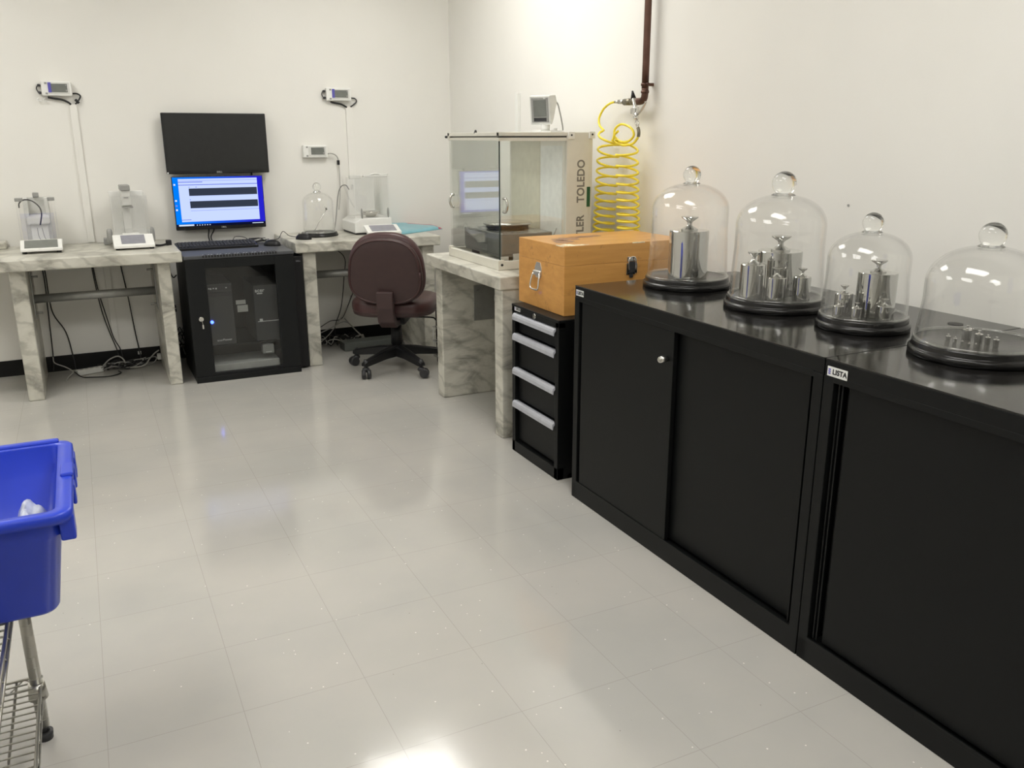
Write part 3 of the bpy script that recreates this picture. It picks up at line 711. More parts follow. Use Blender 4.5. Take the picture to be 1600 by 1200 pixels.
# ------------------------------------------------------------------ glass bells
def bell(cx, cy, z0, Rb, Rg, Hs, kr, ktop, lb, lg, base_h=.036, n=72):
    t = thing('bell_base', lb, 'base', (cx, cy, z0), 'black round bases under the glass bells')
    b = NB(); h1 = base_h*.52
    prof = [(0, 0), (Rb-.004, 0), (Rb, .003), (Rb, h1-.003), (Rb-.003, h1), (Rb*.955, h1+.001), (Rb*.95, h1+.004), (Rb*.95, base_h-.004), (Rb*.935, base_h), (Rb*.915, base_h-.001), (0, base_h-.001)]
    lathe(b, prof, (cx, cy, z0), n=n); obj('plinth', b, blackw, t)
    zt = z0+base_h
    g = thing('glass_bell', lg, 'glass bell', (cx, cy, zt), 'glass bells')
    def outl(R, H, flare):
        p = [(R*flare, 0), (R*(flare-.02), .012)]
        hc = .62*R; zc = H-hc
        for k in range(1, 7): p.append((R*(flare-.02)+(R*.93-R*(flare-.02))*min(1, k/4.0), .012+(zc-.012)*k/6))
        for k in range(1, 19):
            a = math.pi/2*k/18; rr = R*.93*math.cos(a)**.9; p.append((max(rr, kr*.5), zc+hc*math.sin(a)))
        return p
    H = Hs-zt; o1 = outl(Rg, H, 1.0); th = .0035
    b = NB(); lathe(b, o1, (cx, cy, zt), n=n)
    lathe(b, [(r-th, max(.0005, z-(th if i > 8 else 0))) for i, (r, z) in enumerate(o1)], (cx, cy, zt), n=n)
    # rounded foot rim
    obj('bell_wall', b, domeglass, g, recalc=False)
    b = NB(); lathe(b, [(Rg+.001, .0), (Rg+.002, .003), (Rg-.001, .006), (Rg-.005, .004), (Rg-.005, 0)], (cx, cy, zt+.0005), n=n); obj('rim', b, chromish, g)
    b = NB(); zk = ktop-kr
    prof = [(0, Hs-.004), (kr*1.0, Hs-.002), (kr*.80, Hs+.003), (kr*.74, Hs+(zk-kr*.75-Hs)*.5)]
    a0 = math.asin(min(.98, .60)); ks = [(kr*math.cos(-math.pi/2+.62+(math.pi-.62)*k/16), zk+kr*math.sin(-math.pi/2+.62+(math.pi-.62)*k/16)) for k in range(17)]
    ks[-1] = (0, zk+kr)
    lathe(b, prof+ks, (cx, cy, 0), n=40); obj('knob', b, knobglass, g, 'solid glass ball knob')
    return g
chromish = thin_glass('glass_rim', (.93, .94, .93), (.6, .6, .6), base=.10)
TOP = .8327
bell(1.941, 2.494, TOP, .157, .145, 1.196, .031, 1.256, 'black round base under the glass bell nearest the orange case', 'glass bell over the single largest weight, beside the orange case')
bell(1.938, 2.038, TOP, .158, .146, 1.182, .037, 1.252, 'black round base under the second glass bell from the orange case', 'glass bell over one large and three smaller weights, second from the case')
bell(1.942, 1.692, TOP, .127, .118, 1.101, .028, 1.153, 'black round base under the smallest glass bell on the cabinets', 'narrower glass bell over one large and four small weights, third from the case')
bell(1.931, 1.330, TOP, .155, .144, 1.101, .031, 1.157, 'black round base at the right edge of the photo', 'glass bell over nine tiny weights at the right edge')
bell(1.332, 5.44, .76, .117, .101, 1.030, .026, 1.088, 'thin black round base under the empty glass bell on the back marble table', 'empty glass bell on the marble table right of the rack', base_h=.024, n=48)

# ------------------------------------------------------------------ calibration weights
def weight(cx, cy, r, h, label, group, z=TOP+.0355, kscale=1.0, n=48, kh=1.0):
    b = NB(); e = min(.0015, r*.1)
    lathe(b, [(0, 0), (r-e, 0), (r, e), (r, h-e), (r-e, h), (r*.42, h), (0, h)], (cx, cy, z), n=n)
    w = single('calibration_weight', b, steel, label, 'weight', group, loc=(cx, cy, z))
    for f in w.data.polygons: f.use_smooth = True
    try: w.data.set_sharp_from_angle(angle=.6)
    except Exception: pass
    k = r*kscale; b = NB()
    lathe(b, [(0, 0), (k*.43, 0), (k*.43, k*.09), (k*.38, k*.13), (k*.16, k*.30), (k*.125, k*.36), (k*.125, k*.52), (k*.17, k*.60), (k*.42, k*.84), (k*.44, k*.88), (k*.43, k*.93), (0, k*.95)], (0, 0, 0), n=36, M4=Matrix.Translation((cx, cy, z+h)) @ Matrix.Diagonal((1, 1, kh, 1)))
    kn = obj('knob', b, steel, w)
    for f in kn.data.polygons: f.use_smooth = True
    try: kn.data.set_sharp_from_angle(angle=.6)
    except Exception: pass
G = 'polished steel weights under the glass bells'
weight(1.9125, 2.456, .0686, .169, 'largest mirror polished steel weight, alone under the bell beside the case', G, kscale=1.0, kh=.74)
weight(1.985, 2.080, .0690, .135, 'big polished steel weight at the back under the second bell', G, kscale=1.02, kh=.72)
weight(1.847, 2.046, .0385, .106, 'medium polished steel weight at the left under the second bell', G, kscale=1.15, kh=.9)
weight(1.875, 1.971, .0300, .073, 'smaller polished steel weight in the front middle under the second bell', G, kscale=1.15, kh=.9)
weight(1.944, 1.935, .0262, .075, 'smaller polished steel weight at the right under the second bell', G, kscale=1.15, kh=.9)
weight(1.963, 1.674, .0525, .122, 'tallest polished steel weight under the third bell', G, kscale=.95, kh=.72)
weight(1.882, 1.712, .0238, .064, 'second tallest steel weight, back left under the third bell', G, kscale=1.1, kh=.9)
weight(1.846, 1.693, .0150, .035, 'small steel weight at the far left front under the third bell', G)
weight(1.862, 1.645, .0147, .036, 'small steel weight in front of the tallest one under the third bell', G)
weight(1.925, 1.608, .0203, .042, 'small wide steel weight at the right front under the third bell', G)
for (x, y, r, h, s) in ((1.9306, 1.3597, .0108, .024, 'tallest of the nine tiny weights under the right bell'), (1.9279, 1.3253, .0091, .020, 'tiny steel weight just right of the tallest under the right bell'),
                        (1.9256, 1.2999, .0062, .017, 'tiny steel weight, second from the right end under the right bell'), (1.9148, 1.2705, .0065, .0185, 'tiny steel weight at the right end under the right bell'),
                        (1.8744, 1.3685, .0053, .0115, 'tiny steel weight at the left end under the right bell'), (1.8706, 1.3461, .0046, .0105, 'tiny steel weight, second from the left end under the right bell'),
                        (1.8768, 1.3310, .0030, .006, 'speck sized steel weight in front of the tallest under the right bell'), (1.8677, 1.3062, .0030, .0065, 'speck sized steel weight, middle of the front three under the right bell'),
                        (1.884, 1.2995, .0028, .005, 'speck sized steel weight, rightmost of the front three under the right bell')):
    weight(x, y, r, h, s, 'tiny weights under the right bell', n=24)

# ------------------------------------------------------------------ black storage cabinets
def logo_plate(name, parent, yc, zc, w, h, x, txt=True):
    b = NB(); box(b, x-.0015, x-.0001, yc-w/2, yc+w/2, zc-h/2, zc+h/2, .0004); p = obj('nameplate', b, labelw, parent, 'white nameplate')
    b = NB(); text(b, 'LISTA', h*.74, face_mx((x-.0019, yc-w*.125, zc)), bold=h*.022, xs=.97); obj('lettering', b, lettk, p)
    b = NB()
    for k in range(3): box(b, x-.0022, x-.0014, yc+w*.33, yc+w*.44, zc-h*.28+k*h*.21, zc-h*.28+k*h*.21+h*.13)
    obj('emblem', b, bluep, p)
def cabinet(label, y0, y1, dn):
    X0, X1 = 1.587, 2.335
    t = thing('sliding_door_cabinet', label, 'cabinet', (1.96, (y0+y1)/2, 0), 'black sliding door cabinets')
    b = NB()
    box(b, X0+.001, X1, y0, y1, .79, .829, .002)                     # upper body rail
    box(b, X0, X0+.03, y0, y1, 0, .062, .002)                        # plinth rail
    box(b, X0, X1, y1-.032, y1, 0, .79, .002); box(b, X0, X1, y0, y0+.032, 0, .79, .002)
    box(b, X1-.012, X1, y0, y1, 0, .79); box(b, X0+.03, X1, y0, y1, .05, .062)
    box(b, X0, X0+.006, y0+.03, y1-.03, .776, .792, .001); box(b, X0, X0+.006, y0+.03, y1-.03, .060, .072, .001)
    obj('body', b, blackm, t)
    b = NB(); box(b, X0, X1, y0+.0005, y1-.0005, .8285, .8325, .0015); obj('top_panel', b, blackg, t)
    return t
t = cabinet('black two door cabinet beside the drawer cabinet, with a silver lock knob', 1.482, 2.689, 1)
b = NB(); box(b, 1.590, 1.606, 2.088, 2.640, .073, .775, .0015); d1 = obj('door', b, blackm, t)
b = NB(); box(b, 1.612, 1.628, 1.545, 2.115, .073, .785, .0015); d2 = obj('door', b, blackm, t)
b = NB(); box(b, 1.632, 1.636, 1.514, 2.657, .07, .788); obj('inner_recess', b, blackdeep, t)
b = NB()
for y in (2.645, 1.530, 1.519): box(b, 1.596, 1.60, y-.0022, y+.0022, .073, .785)
pieces('door_track', b, blackm, t)
b = NB(); cyl(b, (1.590, 2.117, .684), (1.560, 2.117, .684), .010, n=24); cyl(b, (1.560, 2.117, .684), (1.557, 2.117, .684), .0075, n=20); box(b, 1.5555, 1.5572, 2.1163, 2.1177, .680, .688); obj('lock_knob', b, satin, d1, 'silver lock knob')
logo_plate('a', t, 2.652, .808, .052, .022, 1.587)
t = cabinet('black cabinet nearest the viewer, cut off by the right edge of the photo', .27, 1.479, 2)
b = NB(); box(b, 1.601, 1.617, .86, 1.410, .073, .785, .0015); d1 = obj('door', b, blackm, t)
b = NB(); box(b, 1.622, 1.636, .31, .89, .073, .785, .0015); obj('door', b, blackm, t)
b = NB(); box(b, 1.640, 1.644, .30, 1.447, .07, .788); obj('inner_recess', b, blackdeep, t)
b = NB()
for y in (1.436, 1.425): box(b, 1.596, 1.60, y-.0022, y+.0022, .073, .785)
pieces('door_track', b, blackm, t)
logo_plate('b', t, 1.438, .803, .062, .024, 1.587)

# drawer cabinet
DX0, DX1, DY0, DY1, DZ = 1.610, 2.32, 2.846, 3.258, .668
t = thing('drawer_cabinet', 'narrow black drawer cabinet with four silver handles under the orange case', 'cabinet', (1.95, 3.05, 0))
b = NB()
box(b, DX0, DX1, DY1-.028, DY1, 0, DZ-.01, .002); box(b, DX0, DX1, DY0, DY0+.028, 0, DZ-.01, .002)
box(b, DX0, DX0+.03, DY0, DY1, .636, DZ-.01, .001); box(b, DX0, DX0+.03, DY0, DY1, 0, .05, .001); box(b, DX1-.01, DX1, DY0, DY1, 0, DZ-.01)
box(b, DX0+.05, DX1, DY0, DY1, .0, .02)
obj('body', b, blackm, t)
b = NB(); box(b, DX0-.002, DX1, DY0-.001, DY1+.001, DZ-.011, DZ, .003); obj('top_panel', b, blackm, t)
zs = [.633, .545, .393, .243, .055]
for i in range(4):
    zt, zb = zs[i], zs[i+1]
    b = NB(); box(b, DX0+.018, DX0+.40, DY0+.030, DY1-.030, zb+.003, zt-.002, .001); box(b, DX0+.010, DX0+.018, DY0+.030, DY1-.030, zt-.006, zt-.002)
    d = obj('drawer', b, blackm, t)
    b = NB(); hh = .033
    prof = [(DX0-.004, zt-.004)]
    for k in range(7):
        a = math.pi/2*k/6; prof.append((DX0+.012-.020*math.sin(a)-.004, zt-.006-hh*.45*(1-math.cos(a))-.002))
    prof += [(DX0-.014, zt-hh), (DX0-.009, zt-hh-.002), (DX0-.004, zt-hh*.5), (DX0+.018, zt-.010), (DX0+.018, zt-.003)]
    t2 = NB()
    prism(t2, [(DX0+.018, zt-.002), (DX0-.002, zt-.002), (DX0-.009, zt-.007), (DX0-.012, zt-.016), (DX0-.012, zt-.030), (DX0-.008, zt-.032), (DX0-.006, zt-.018), (DX0+.002, zt-.009), (DX0+.018, zt-.008)], 1, DY0+.024, DY1-.024)
    b.free(); obj('handle', t2, greyh, d, 'silver full width grip')
b = NB(); cyl(b, (DX0, 3.045, .650), (DX0-.006, 3.045, .650), .011, n=24); box(b, DX0-.0075, DX0-.0055, 3.044, 3.046, .645, .655); obj('lock', b, satin, t)
logo_plate('c', t, 3.205, .652, .052, .019, DX0)

# ------------------------------------------------------------------ orange wooden case
CX0, CX1, CY0, CY1, CZ0, CZ1 = 1.665, 2.255, 2.905, 3.30, DZ+.0005, .944
t = thing('wooden_case', 'worn orange wooden case with metal latch and side handle on the drawer cabinet', 'case', (1.96, 3.1, CZ0))
b = NB(); box(b, CX0, CX1, CY0, CY1, CZ0, .8660, .0015); obj('body', b, woodm, t)
b = NB(); box(b, CX0, CX1, CY0, CY1, .8663, CZ1, .002); lid = obj('lid', b, woodm, t)
def blob(b, cx, cy, z, rx, ry, seed, n=26):
    rnd = random.Random(seed); vs = []
    for k in range(n):
        a = 2*math.pi*k/n; s = .65+.5*rnd.random(); vs.append(b.verts.new((cx+rx*s*math.cos(a), cy+ry*s*math.sin(a), z)))
    b.faces.new(vs)
b = NB(); blob(b, 1.80, 3.13, CZ1+.0004, .07, .05, 1); blob(b, 1.745, 3.06, CZ1+.0004, .045, .06, 2); blob(b, 1.93, 3.18, CZ1+.0004, .09, .03, 3); obj('worn_patch', b, wearm, lid, 'rubbed brown patches')
b = NB(); blob(b, 1.70, 2.945, CZ1+.0006, .028, .034, 5, 40); blob(b, 1.740, 2.925, CZ1+.0008, .045, .014, 6, 40); box(b, 1.98, 2.04, CY0-.0004, CY0+.004, CZ1-.0035, CZ1+.0004); box(b, CX0-.0004, CX0+.003, CY0+.01, CY0+.07, CZ1-.003, CZ1+.0004); obj('chipped_edge', b, wornm, lid, 'pale chipped corner')
# latch on the face towards the viewer
b = NB(); lx = 1.975
box(b, lx-.022, lx+.022, CY0-.004, CY0, .815, .862, .002); box(b, lx-.020, lx+.020, CY0-.005, CY0, .868, .888, .002)
box(b, lx-.026, lx-.022, CY0-.010, CY0, .82, .86, .001); box(b, lx+.022, lx+.026, CY0-.010, CY0, .82, .86, .001)
tube(b, [(lx-.016, CY0-.012, .835), (lx-.018, CY0-.012, .862), (lx-.014, CY0-.012, .882), (lx, CY0-.012, .888), (lx+.014, CY0-.012, .882), (lx+.018, CY0-.012, .862), (lx+.016, CY0-.012, .835)], .0028)
la = obj('latch', b, chrome, t, 'chrome draw latch')
b = NB(); box(b, lx-.014, lx+.014, CY0-.013, CY0-.006, .822, .868, .002); box(b, lx-.008, lx+.008, CY0-.010, CY0, .803, .822, .003); obj('lever', b, darkp, la)
# folding handle on the face towards -x
hy, hz = 3.122, .806
b = NB(); prism(b, [(hy-.030, hz+.005), (hy-.030, hz+.03), (hy-.018, hz+.052), (hy+.012, hz+.052), (hy+.026, hz+.03), (hy+.026, hz+.005), (hy+.018, hz-.012), (hy-.022, hz-.012)], 0, CX0-.003, CX0)
box(b, CX0-.012, CX0-.002, hy-.032, hy+.030, hz-.002, hz+.018, .004); ha = obj('handle', b, mat('zinc_plate', (.72, .71, .68), .38, metal=.85), t, 'chrome folding handle')
b = NB(); tube(b, [(CX0-.010, hy-.028, hz+.008), (CX0-.016, hy-.034, hz-.020), (CX0-.020, hy-.036, hz-.048), (CX0-.021, hy-.024, hz-.058), (CX0-.021, hy+.022, hz-.058), (CX0-.020, hy+.034, hz-.048), (CX0-.016, hy+.032, hz-.020), (CX0-.010, hy+.026, hz+.008)], .004, n=10, sub=4); obj('bail', b, chrome, ha)

# ------------------------------------------------------------------ large glass enclosed comparator balance
BX0, BX1, BY0, BY1, BZ0, BZ1 = 1.700, 2.055, 3.577, 4.181, .7605, 1.376
t = thing('comparator_balance', 'large balance inside a glass enclosure with cream column on the right marble table', 'balance', (1.95, 3.88, .76))
b = NB()
box(b, BX0, BX0+.028, BY0, BY1, BZ0, .803, .002); box(b, BX0, BX1, BY0, BY0+.026, BZ0, .800, .002)
box(b, BX0, BX1, BY1-.02, BY1, BZ0, .803, .002)
box(b, BX0-.003, BX0+.030, BY0-.003, BY0+.030, BZ0, .806, .002); box(b, BX0-.001, BX0+.018, BY1-.02, BY1+.001, BZ0, .812, .001)
obj('base_frame', b, cream, t)
b = NB(); cyl(b, (BX0+.015, BY0-.003, .785), (BX0+.015, BY0-.007, .785), .006, n=12); cyl(b, (2.074, BY0-.007, 1.363), (2.074, BY0-.010, 1.363), .0045, n=12); cyl(b, (2.186, BY0-.007, 1.366), (2.186, BY0-.010, 1.366), .0045, n=12); pieces('screw', b, darkp, t)
b = NB(); box(b, 2.055, 2.175, BY0, BY1, BZ0, BZ1, .002); box(b, 2.170, 2.197, BY0+.004, BY1, BZ0, BZ1, .003)
c = obj('column', b, cream, t)
b = NB(); box(b, 2.058, 2.092, BY0-.008, BY0, 1.345, 1.379, .003); box(b, 2.170, 2.203, BY0-.008, BY0, 1.347, 1.380, .003); pieces('corner_cap', b, whitep, c)
b = NB(); box(b, 2.0535, 2.0548, BY0+.04, BY0+.255, .82, 1.315, .0004); obj('mirror_panel', b, mat('pale_mirror_panel', (.80, .82, .79), .25, spec=.6), c)
b = NB(); box(b, 2.0535, 2.0548, BY0+.262, BY1-.022, .80, 1.342, .0004); obj('inner_panel', b, mat('cream_inner_panel', (.60, .585, .46), .5), c)
b = NB(); text(b, 'METTLER    TOLEDO', .056, face_my((2.134, BY0-.0006, 1.022), math.pi/2), bold=.0016, xs=.86); obj('lettering', b, lettg, c)
b = NB(); box(b, 2.166, 2.1845, BY0-.0012, BY0+.001, 1.034, 1.127); obj('marker_strip', b, greenm, c, 'dark green strip')
b = NB(); box(b, BX0+.005, BX1, BY0+.003, BY0+.022, 1.338, 1.352, .001); box(b, BX0+.005, BX1, BY0+.001, BY0+.024, 1.360, 1.376, .001); box(b, BX0+.008, BX0+.024, BY0, BY1, 1.340, 1.352, .001); box(b, BX0+.005, BX0+.028, BY0, BY1, 1.360, 1.376, .001)
box(b, BX0+.005, BX1, BY1-.02, BY1, 1.345, 1.376, .001)
obj('top_rail', b, cream, t)
b = NB(); box(b, BX0+.012, BX0+.024, BY0-.012, BY1+.02, 1.354, 1.359); box(b, BX0+.005, BX1, BY0+.006, BY0+.018, 1.353, 1.359); cyl(b, (BX0+.012, BY0+.27, 1.372), (BX0+.012, BY0+.27, 1.388), .009, .004, n=14); cyl(b, (BX0+.01, BY1+.02, 1.3565), (BX0+.01, BY1+.035, 1.3565), .006, n=12); obj('track_rod', b, darkp, t)
b = NB(); box(b, BX0+.012, BX0+.017, BY0+.018, BY1-.002, .80, 1.345); gp = obj('glass_panel', b, paneglass, t)
b = NB(); box(b, BX0+.012, BX0+.017, BY0+.014, BY0+.0185, .80, 1.345); obj('polished_edge', b, mat('dark_green_glass_edge', (.03, .05, .045), .15), gp)
b = NB(); box(b, BX0+.02, BX1-.001, BY0+.010, BY0+.014, .795, 1.345); gq = obj('glass_panel', b, paneglass, t)
b = NB(); box(b, BX0+.02, BX1-.001, BY1-.014, BY1-.010, .80, 1.345); obj('glass_panel', b, paneglass, t)
b = NB(); box(b, BX0+.028, BX1, BY0+.024, BY1-.02, 1.368, 1.372); obj('top_pane', b, paneglass, t)
b = NB(); box(b, 1.985, BX1+.002, BY0+.03, BY1-.02, 1.374, 1.380, .001); obj('top_plate', b, whitep, t)
def c_handle(bm, p, d):
    p = Vector(p); d = Vector(d)
    tube(bm, [p+Vector((0, 0, .03)), p+d*.015+Vector((0, 0, .028)), p+d*.024+Vector((0, 0, 0)), p+d*.015-Vector((0, 0, .028)), p-Vector((0, 0, .03))], .006, n=10)
b = NB(); c_handle(b, (BX0+.03, BY0+.008, 1.055), (.35, -1, 0)); obj('door_handle', b, satin, gq)
b = NB(); c_handle(b, (BX0+.010, BY1-.06, 1.045), (-1, 0, 0)); obj('door_handle', b, satin, gp)
b = NB(); box(b, 1.748, 2.02, 3.645, 4.085, .818, .918, .005); box(b, 1.752, 2.016, 3.65, 4.08, .808, .818); un = obj('weighing_unit', b, unitm, t, 'grey weighing unit')
b = NB()
for x in (1.79, 1.98):
    for y in (3.69, 4.04): cyl(b, (x, y, .761), (x, y, .81), .02, n=16)
pieces('foot', b, darkp, un)
b = NB(); box(b, 1.735, 1.775, 3.625, 3.629, .776, .815, .001); box(b, 1.80, 1.93, 3.622, 3.632, .785, .825, .001); un2 = obj('label_card', b, labelw, t, 'white label strip')
b = NB(); text(b, 'METTLER', .018, face_my((1.875, 3.6212, .808)), bold=.0004); obj('lettering', b, lettk, un2)
b = NB(); lathe(b, [(0, .0), (.118, .0), (.122, .003), (.122, .008), (.118, .012), (.03, .014), (0, .014)], (1.883, 3.86, .942)); obj('weighing_pan', b, satin, t, 'round steel pan')
b = NB(); lathe(b, [(.085, .0), (.105, .0), (.105, .014), (.085, .014), (.085, 0)], (1.883, 3.86, .925))
for k in range(4):
    a = k*math.pi/2+.4; cyl(b, (1.883+.09*math.cos(a), 3.86+.09*math.sin(a), .918), (1.883+.09*math.cos(a), 3.86+.09*math.sin(a), .943), .006, n=10)
    cyl(b, (1.883, 3.86, .928), (1.883+.135*math.cos(a), 3.86+.135*math.sin(a), .928), .004, n=8)
obj('pan_carrier', b, darkp, t)
b = NB(); tube(b, [(2.05, 3.66, .93), (2.03, 3.65, .90), (2.0, 3.64, .84), (1.99, 3.63, .81)], .003); obj('sensor_cable', b, midg, t)
# terminal
t = thing('balance_terminal', 'grey tilted terminal standing on top of the glass enclosed balance', 'terminal', (2.06, 3.8, 1.38))
tr = Matrix.Translation((2.03, 3.79, 1.478)) @ Matrix.Rotation(-1.0, 4, 'Z') @ Matrix.Rotation(.13, 4, 'X')
b = NB()
prism(b, [(-.008, -.066), (-.008, .066), (.002, .068), (.055, .064), (.066, .03), (.030, -.035), (.008, -.066)], 0, -.055, .055, bev=.004); bmesh.ops.transform(b, matrix=tr, verts=b.verts[:]); obj('housing', b, greyp, t)
b = NB(); box(b, -.046, .046, -.0105, -.0075, -.055, .057, .001); bmesh.ops.transform(b, matrix=tr, verts=b.verts[:]); bz = obj('bezel', b, midg, t)
b = NB(); box(b, -.034, .034, -.0125, -.0100, -.028, .048, .001); box(b, -.034, .034, -.012, -.010, -.05, -.034, mi=1); box(b, .022, .034, -.0128, -.010, .052, .060, mi=2); bmesh.ops.transform(b, matrix=tr, verts=b.verts[:]); obj('screen', b, [lcdm, darkp, labelw], bz)
b = NB(); cyl(b, (2.06, 3.80, 1.381), (2.055, 3.795, 1.43), .022, .026, n=20); box(b, 2.02, 2.14, 3.77, 3.86, 1.3805, 1.386, .002); cyl(b, (2.115, 3.80, 1.383), (2.115, 3.80, 1.395), .010, n=12); obj('stand', b, whitep, t)
b = NB(); tube(b, [(2.10, 3.80, 1.520), (2.125, 3.80, 1.512), (2.14, 3.80, 1.47), (2.155, 3.80, 1.41), (2.158, 3.80, 1.386)], .0035); obj('cable', b, midg, t)

# ------------------------------------------------------------------ air line, coupling, blow gun, coiled hose
t = thing('air_pipe', 'brown copper pipe coming down the right wall with an elbow', 'pipe', (2.315, 3.34, 1.5))
PX, PY = 2.312, 3.338
b = NB(); tube(b, [(PX, PY, ZC-.001), (PX, PY, 2.2), (PX, PY, 1.8), (PX, PY, 1.56)], .0155, n=20, sub=2); tube(b, [(PX, PY, 1.56), (PX, PY, 1.535), (PX, PY+.008, 1.516), (PX, PY+.03, 1.508), (PX, PY+.075, 1.508)], .0155, n=16); obj('tube', b, copper, t)
b = NB(); cyl(b, (PX, PY, 1.572), (PX, PY, 1.583), .019, n=24); box(b, PX, XR-.0005, PY-.006, PY+.006, 1.571, 1.584); cyl(b, (PX-.004, PY-.032, 1.578), (PX-.004, PY-.018, 1.578), .006, n=12); cyl(b, (PX, PY+.0, 1.541), (PX, PY, 1.552), .0185, n=24); obj('pipe_clamp', b, copper, t)
t = thing('air_coupling', 'grey green metal air coupling joined to the copper pipe elbow', 'coupling', (PX, 3.45, 1.508))
b = NB(); cyl(b, (PX, PY+.07, 1.508), (PX, PY+.10, 1.508), .017, n=6); cyl(b, (PX, PY+.10, 1.508), (PX, PY+.16, 1.509), .015, n=24); cyl(b, (PX, PY+.16, 1.509), (PX, PY+.175, 1.510), .012, .009, n=24); obj('body', b, brass, t)
b = NB(); cyl(b, (PX, PY+.16, 1.509), (PX, PY+.21, 1.512), .010, n=16); cyl(b, (PX, PY+.21, 1.512), (PX, PY+.245, 1.512), .007, .006, n=16); obj('hose_barb', b, satin, t)
t = thing('blow_gun', 'silver air blow gun with a black tip hanging at the pipe elbow', 'air gun', (2.27, 3.36, 1.46))
gx = 2.275
b = NB(); tube(b, [(gx, 3.372, 1.522), (gx, 3.362, 1.50), (gx, 3.352, 1.478)], .009, n=12); tube(b, [(gx, 3.352, 1.482), (gx, 3.352, 1.455), (gx, 3.343, 1.43)], .014, n=12); box(b, gx-.01, gx+.01, 3.358, 3.385, 1.452, 1.478, .005); obj('body', b, chrome, t)
b = NB(); cyl(b, (gx, 3.372, 1.520), (gx, 3.382, 1.552), .012, .004, n=16); obj('tip', b, blackp, t, 'black rubber tip')
b = NB(); tube(b, [(gx+.004, 3.335, 1.452), (gx+.004, 3.31, 1.470), (gx+.006, 3.29, 1.492), (gx+.006, 3.283, 1.502)], .005, n=8); obj('trigger_lever', b, satin, t)
b = NB()
for s in (-1, 1): tube(b, [(gx, 3.343, 1.435), (gx, 3.340+s*.011-.005, 1.412), (gx, 3.328, 1.392)], .003, n=8)
obj('loop', b, chrome, t)
b = NB(); tube(b, [(gx, 3.328, 1.394), (gx, 3.320, 1.375), (gx, 3.322, 1.355)], .0075, n=12); obj('hose_fitting', b, brass, t)
# coiled hose: one hose, two hanging coils
pts = [(PX, 3.575, 1.512), (PX-.005, 3.61, 1.508), (PX-.01, 3.66, 1.485), (PX-.02, 3.685, 1.44), (PX-.03, 3.66, 1.405)]
def coil(cx, cy, r, z0, z1, turns, a0, lean=(0, 0), squash=.55, comp=.75):
    out = []; n = int(turns*16)
    for k in range(n+1):
        s = k/n; ss = s**comp if z1 < z0 else 1-(1-s)**comp
        a = a0+2*math.pi*turns*s
        z = z0+(z1-z0)*ss
        f = (z-1.38)/(.77-1.38)
        out.append((cx+lean[0]*f+r*math.cos(a), cy+lean[1]*f+r*math.sin(a), z+.010*math.sin(a*1)*(1-f*.6)))
    return out
c1 = coil(2.272, 3.557, .050, 1.385, .772, 15.5, 1.2, lean=(0, .04))
c2 = coil(2.268, 3.409, .050, .772, 1.34, 16.25, 1.0, lean=(.01, -.045), comp=.75)
b = NB(); tube(b, pts+c1[1:]+[(2.25, 3.52, .7665)]+c2, .0055, n=8, sub=2)
tube(b, [(2.24, 3.48, 1.335), (2.245, 3.475, 1.36), (2.25, 3.475, 1.39), (2.255, 3.43, 1.41), (2.26, 3.36, 1.392), (2.262, 3.34, 1.36), (2.26, 3.38, 1.335), (2.255, 3.44, 1.335), (2.25, 3.48, 1.36), (2.25, 3.45, 1.38)], .0055, n=8)
tube(b, [(2.25, 3.50, 1.34), (2.255, 3.42, 1.318), (2.265, 3.35, 1.325), (2.273, 3.322, 1.352)], .0055, n=8)
h = single('coiled_hose', b, yellow, 'yellow coiled air hose hanging in two coils on the right wall behind the case', 'hose')

# ------------------------------------------------------------------ office chair
t = thing('office_chair', 'maroon vinyl office chair with black star base, its back to the viewer', 'chair', (1.615, 4.845, 0), local=True)
HR = .275
b = NB()
cyl(b, (0, 0, .085), (0, 0, .15), .045, .036, n=24)
hub = obj('base_hub', b, blackp, t)
for k in range(5):
    a = math.radians(167+72*k); ca, sa = math.cos(a), math.sin(a)
    b = NB()
    secs = [(.03, .145, .085, .030), (.12, .135, .085, .024), (HR, .105, .07, .017), (HR+.018, .095, .075, .014)]
    rings = []
    for (rr, zt, zb, w) in secs:
        rings.append([b.verts.new((rr*ca-s*w*sa, rr*sa+s*w*ca, z)) for s, z in ((-1, zb), (1, zb), (1, zt-.006), (.6, zt), (-.6, zt), (-1, zt-.006))])
    for A, B in zip(rings, rings[1:]):
        for i in range(6): b.faces.new((A[i], A[(i+1) % 6], B[(i+1) % 6], B[i]))
    b.faces.new(rings[0][::-1]); b.faces.new(rings[-1])
    leg = obj('base_arm', b, blackp, t)
    b = NB(); cx, cy = HR*ca, HR*sa
    cyl(b, (cx, cy, .055), (cx, cy, .112), .010, n=12)
    ox, oy = -.012*sa, .012*ca
    wx, wy = cx+.018*math.cos(a+.9), cy+.018*math.sin(a+.9); nx_, ny_ = -math.sin(a+.9), math.cos(a+.9)
    for s in (-1, 1):
        p0 = Vector((wx+s*.006*nx_, wy+s*.006*ny_, .029)); p1 = Vector((wx+s*.026*nx_, wy+s*.026*ny_, .029))
        cyl(b, p0, p1, .029, .025, n=24)
    sellip(b, (cx, cy, .052), .022, .022, .016, 1, 1, nu=20, nv=10)
    obj('caster', b, darkp, t)
b = NB(); cyl(b, (0, 0, .15), (0, 0, .30), .030, n=24); cyl(b, (0, 0, .16), (0, 0, .27), .036, .032, n=24); obj('gas_column', b, blackp, t)
b = NB(); box(b, -.075, .075, -.10, .09, .29, .345, .012); box(b, -.045, .045, -.20, -.06, .30, .34, .008); obj('mechanism', b, blackp, t)
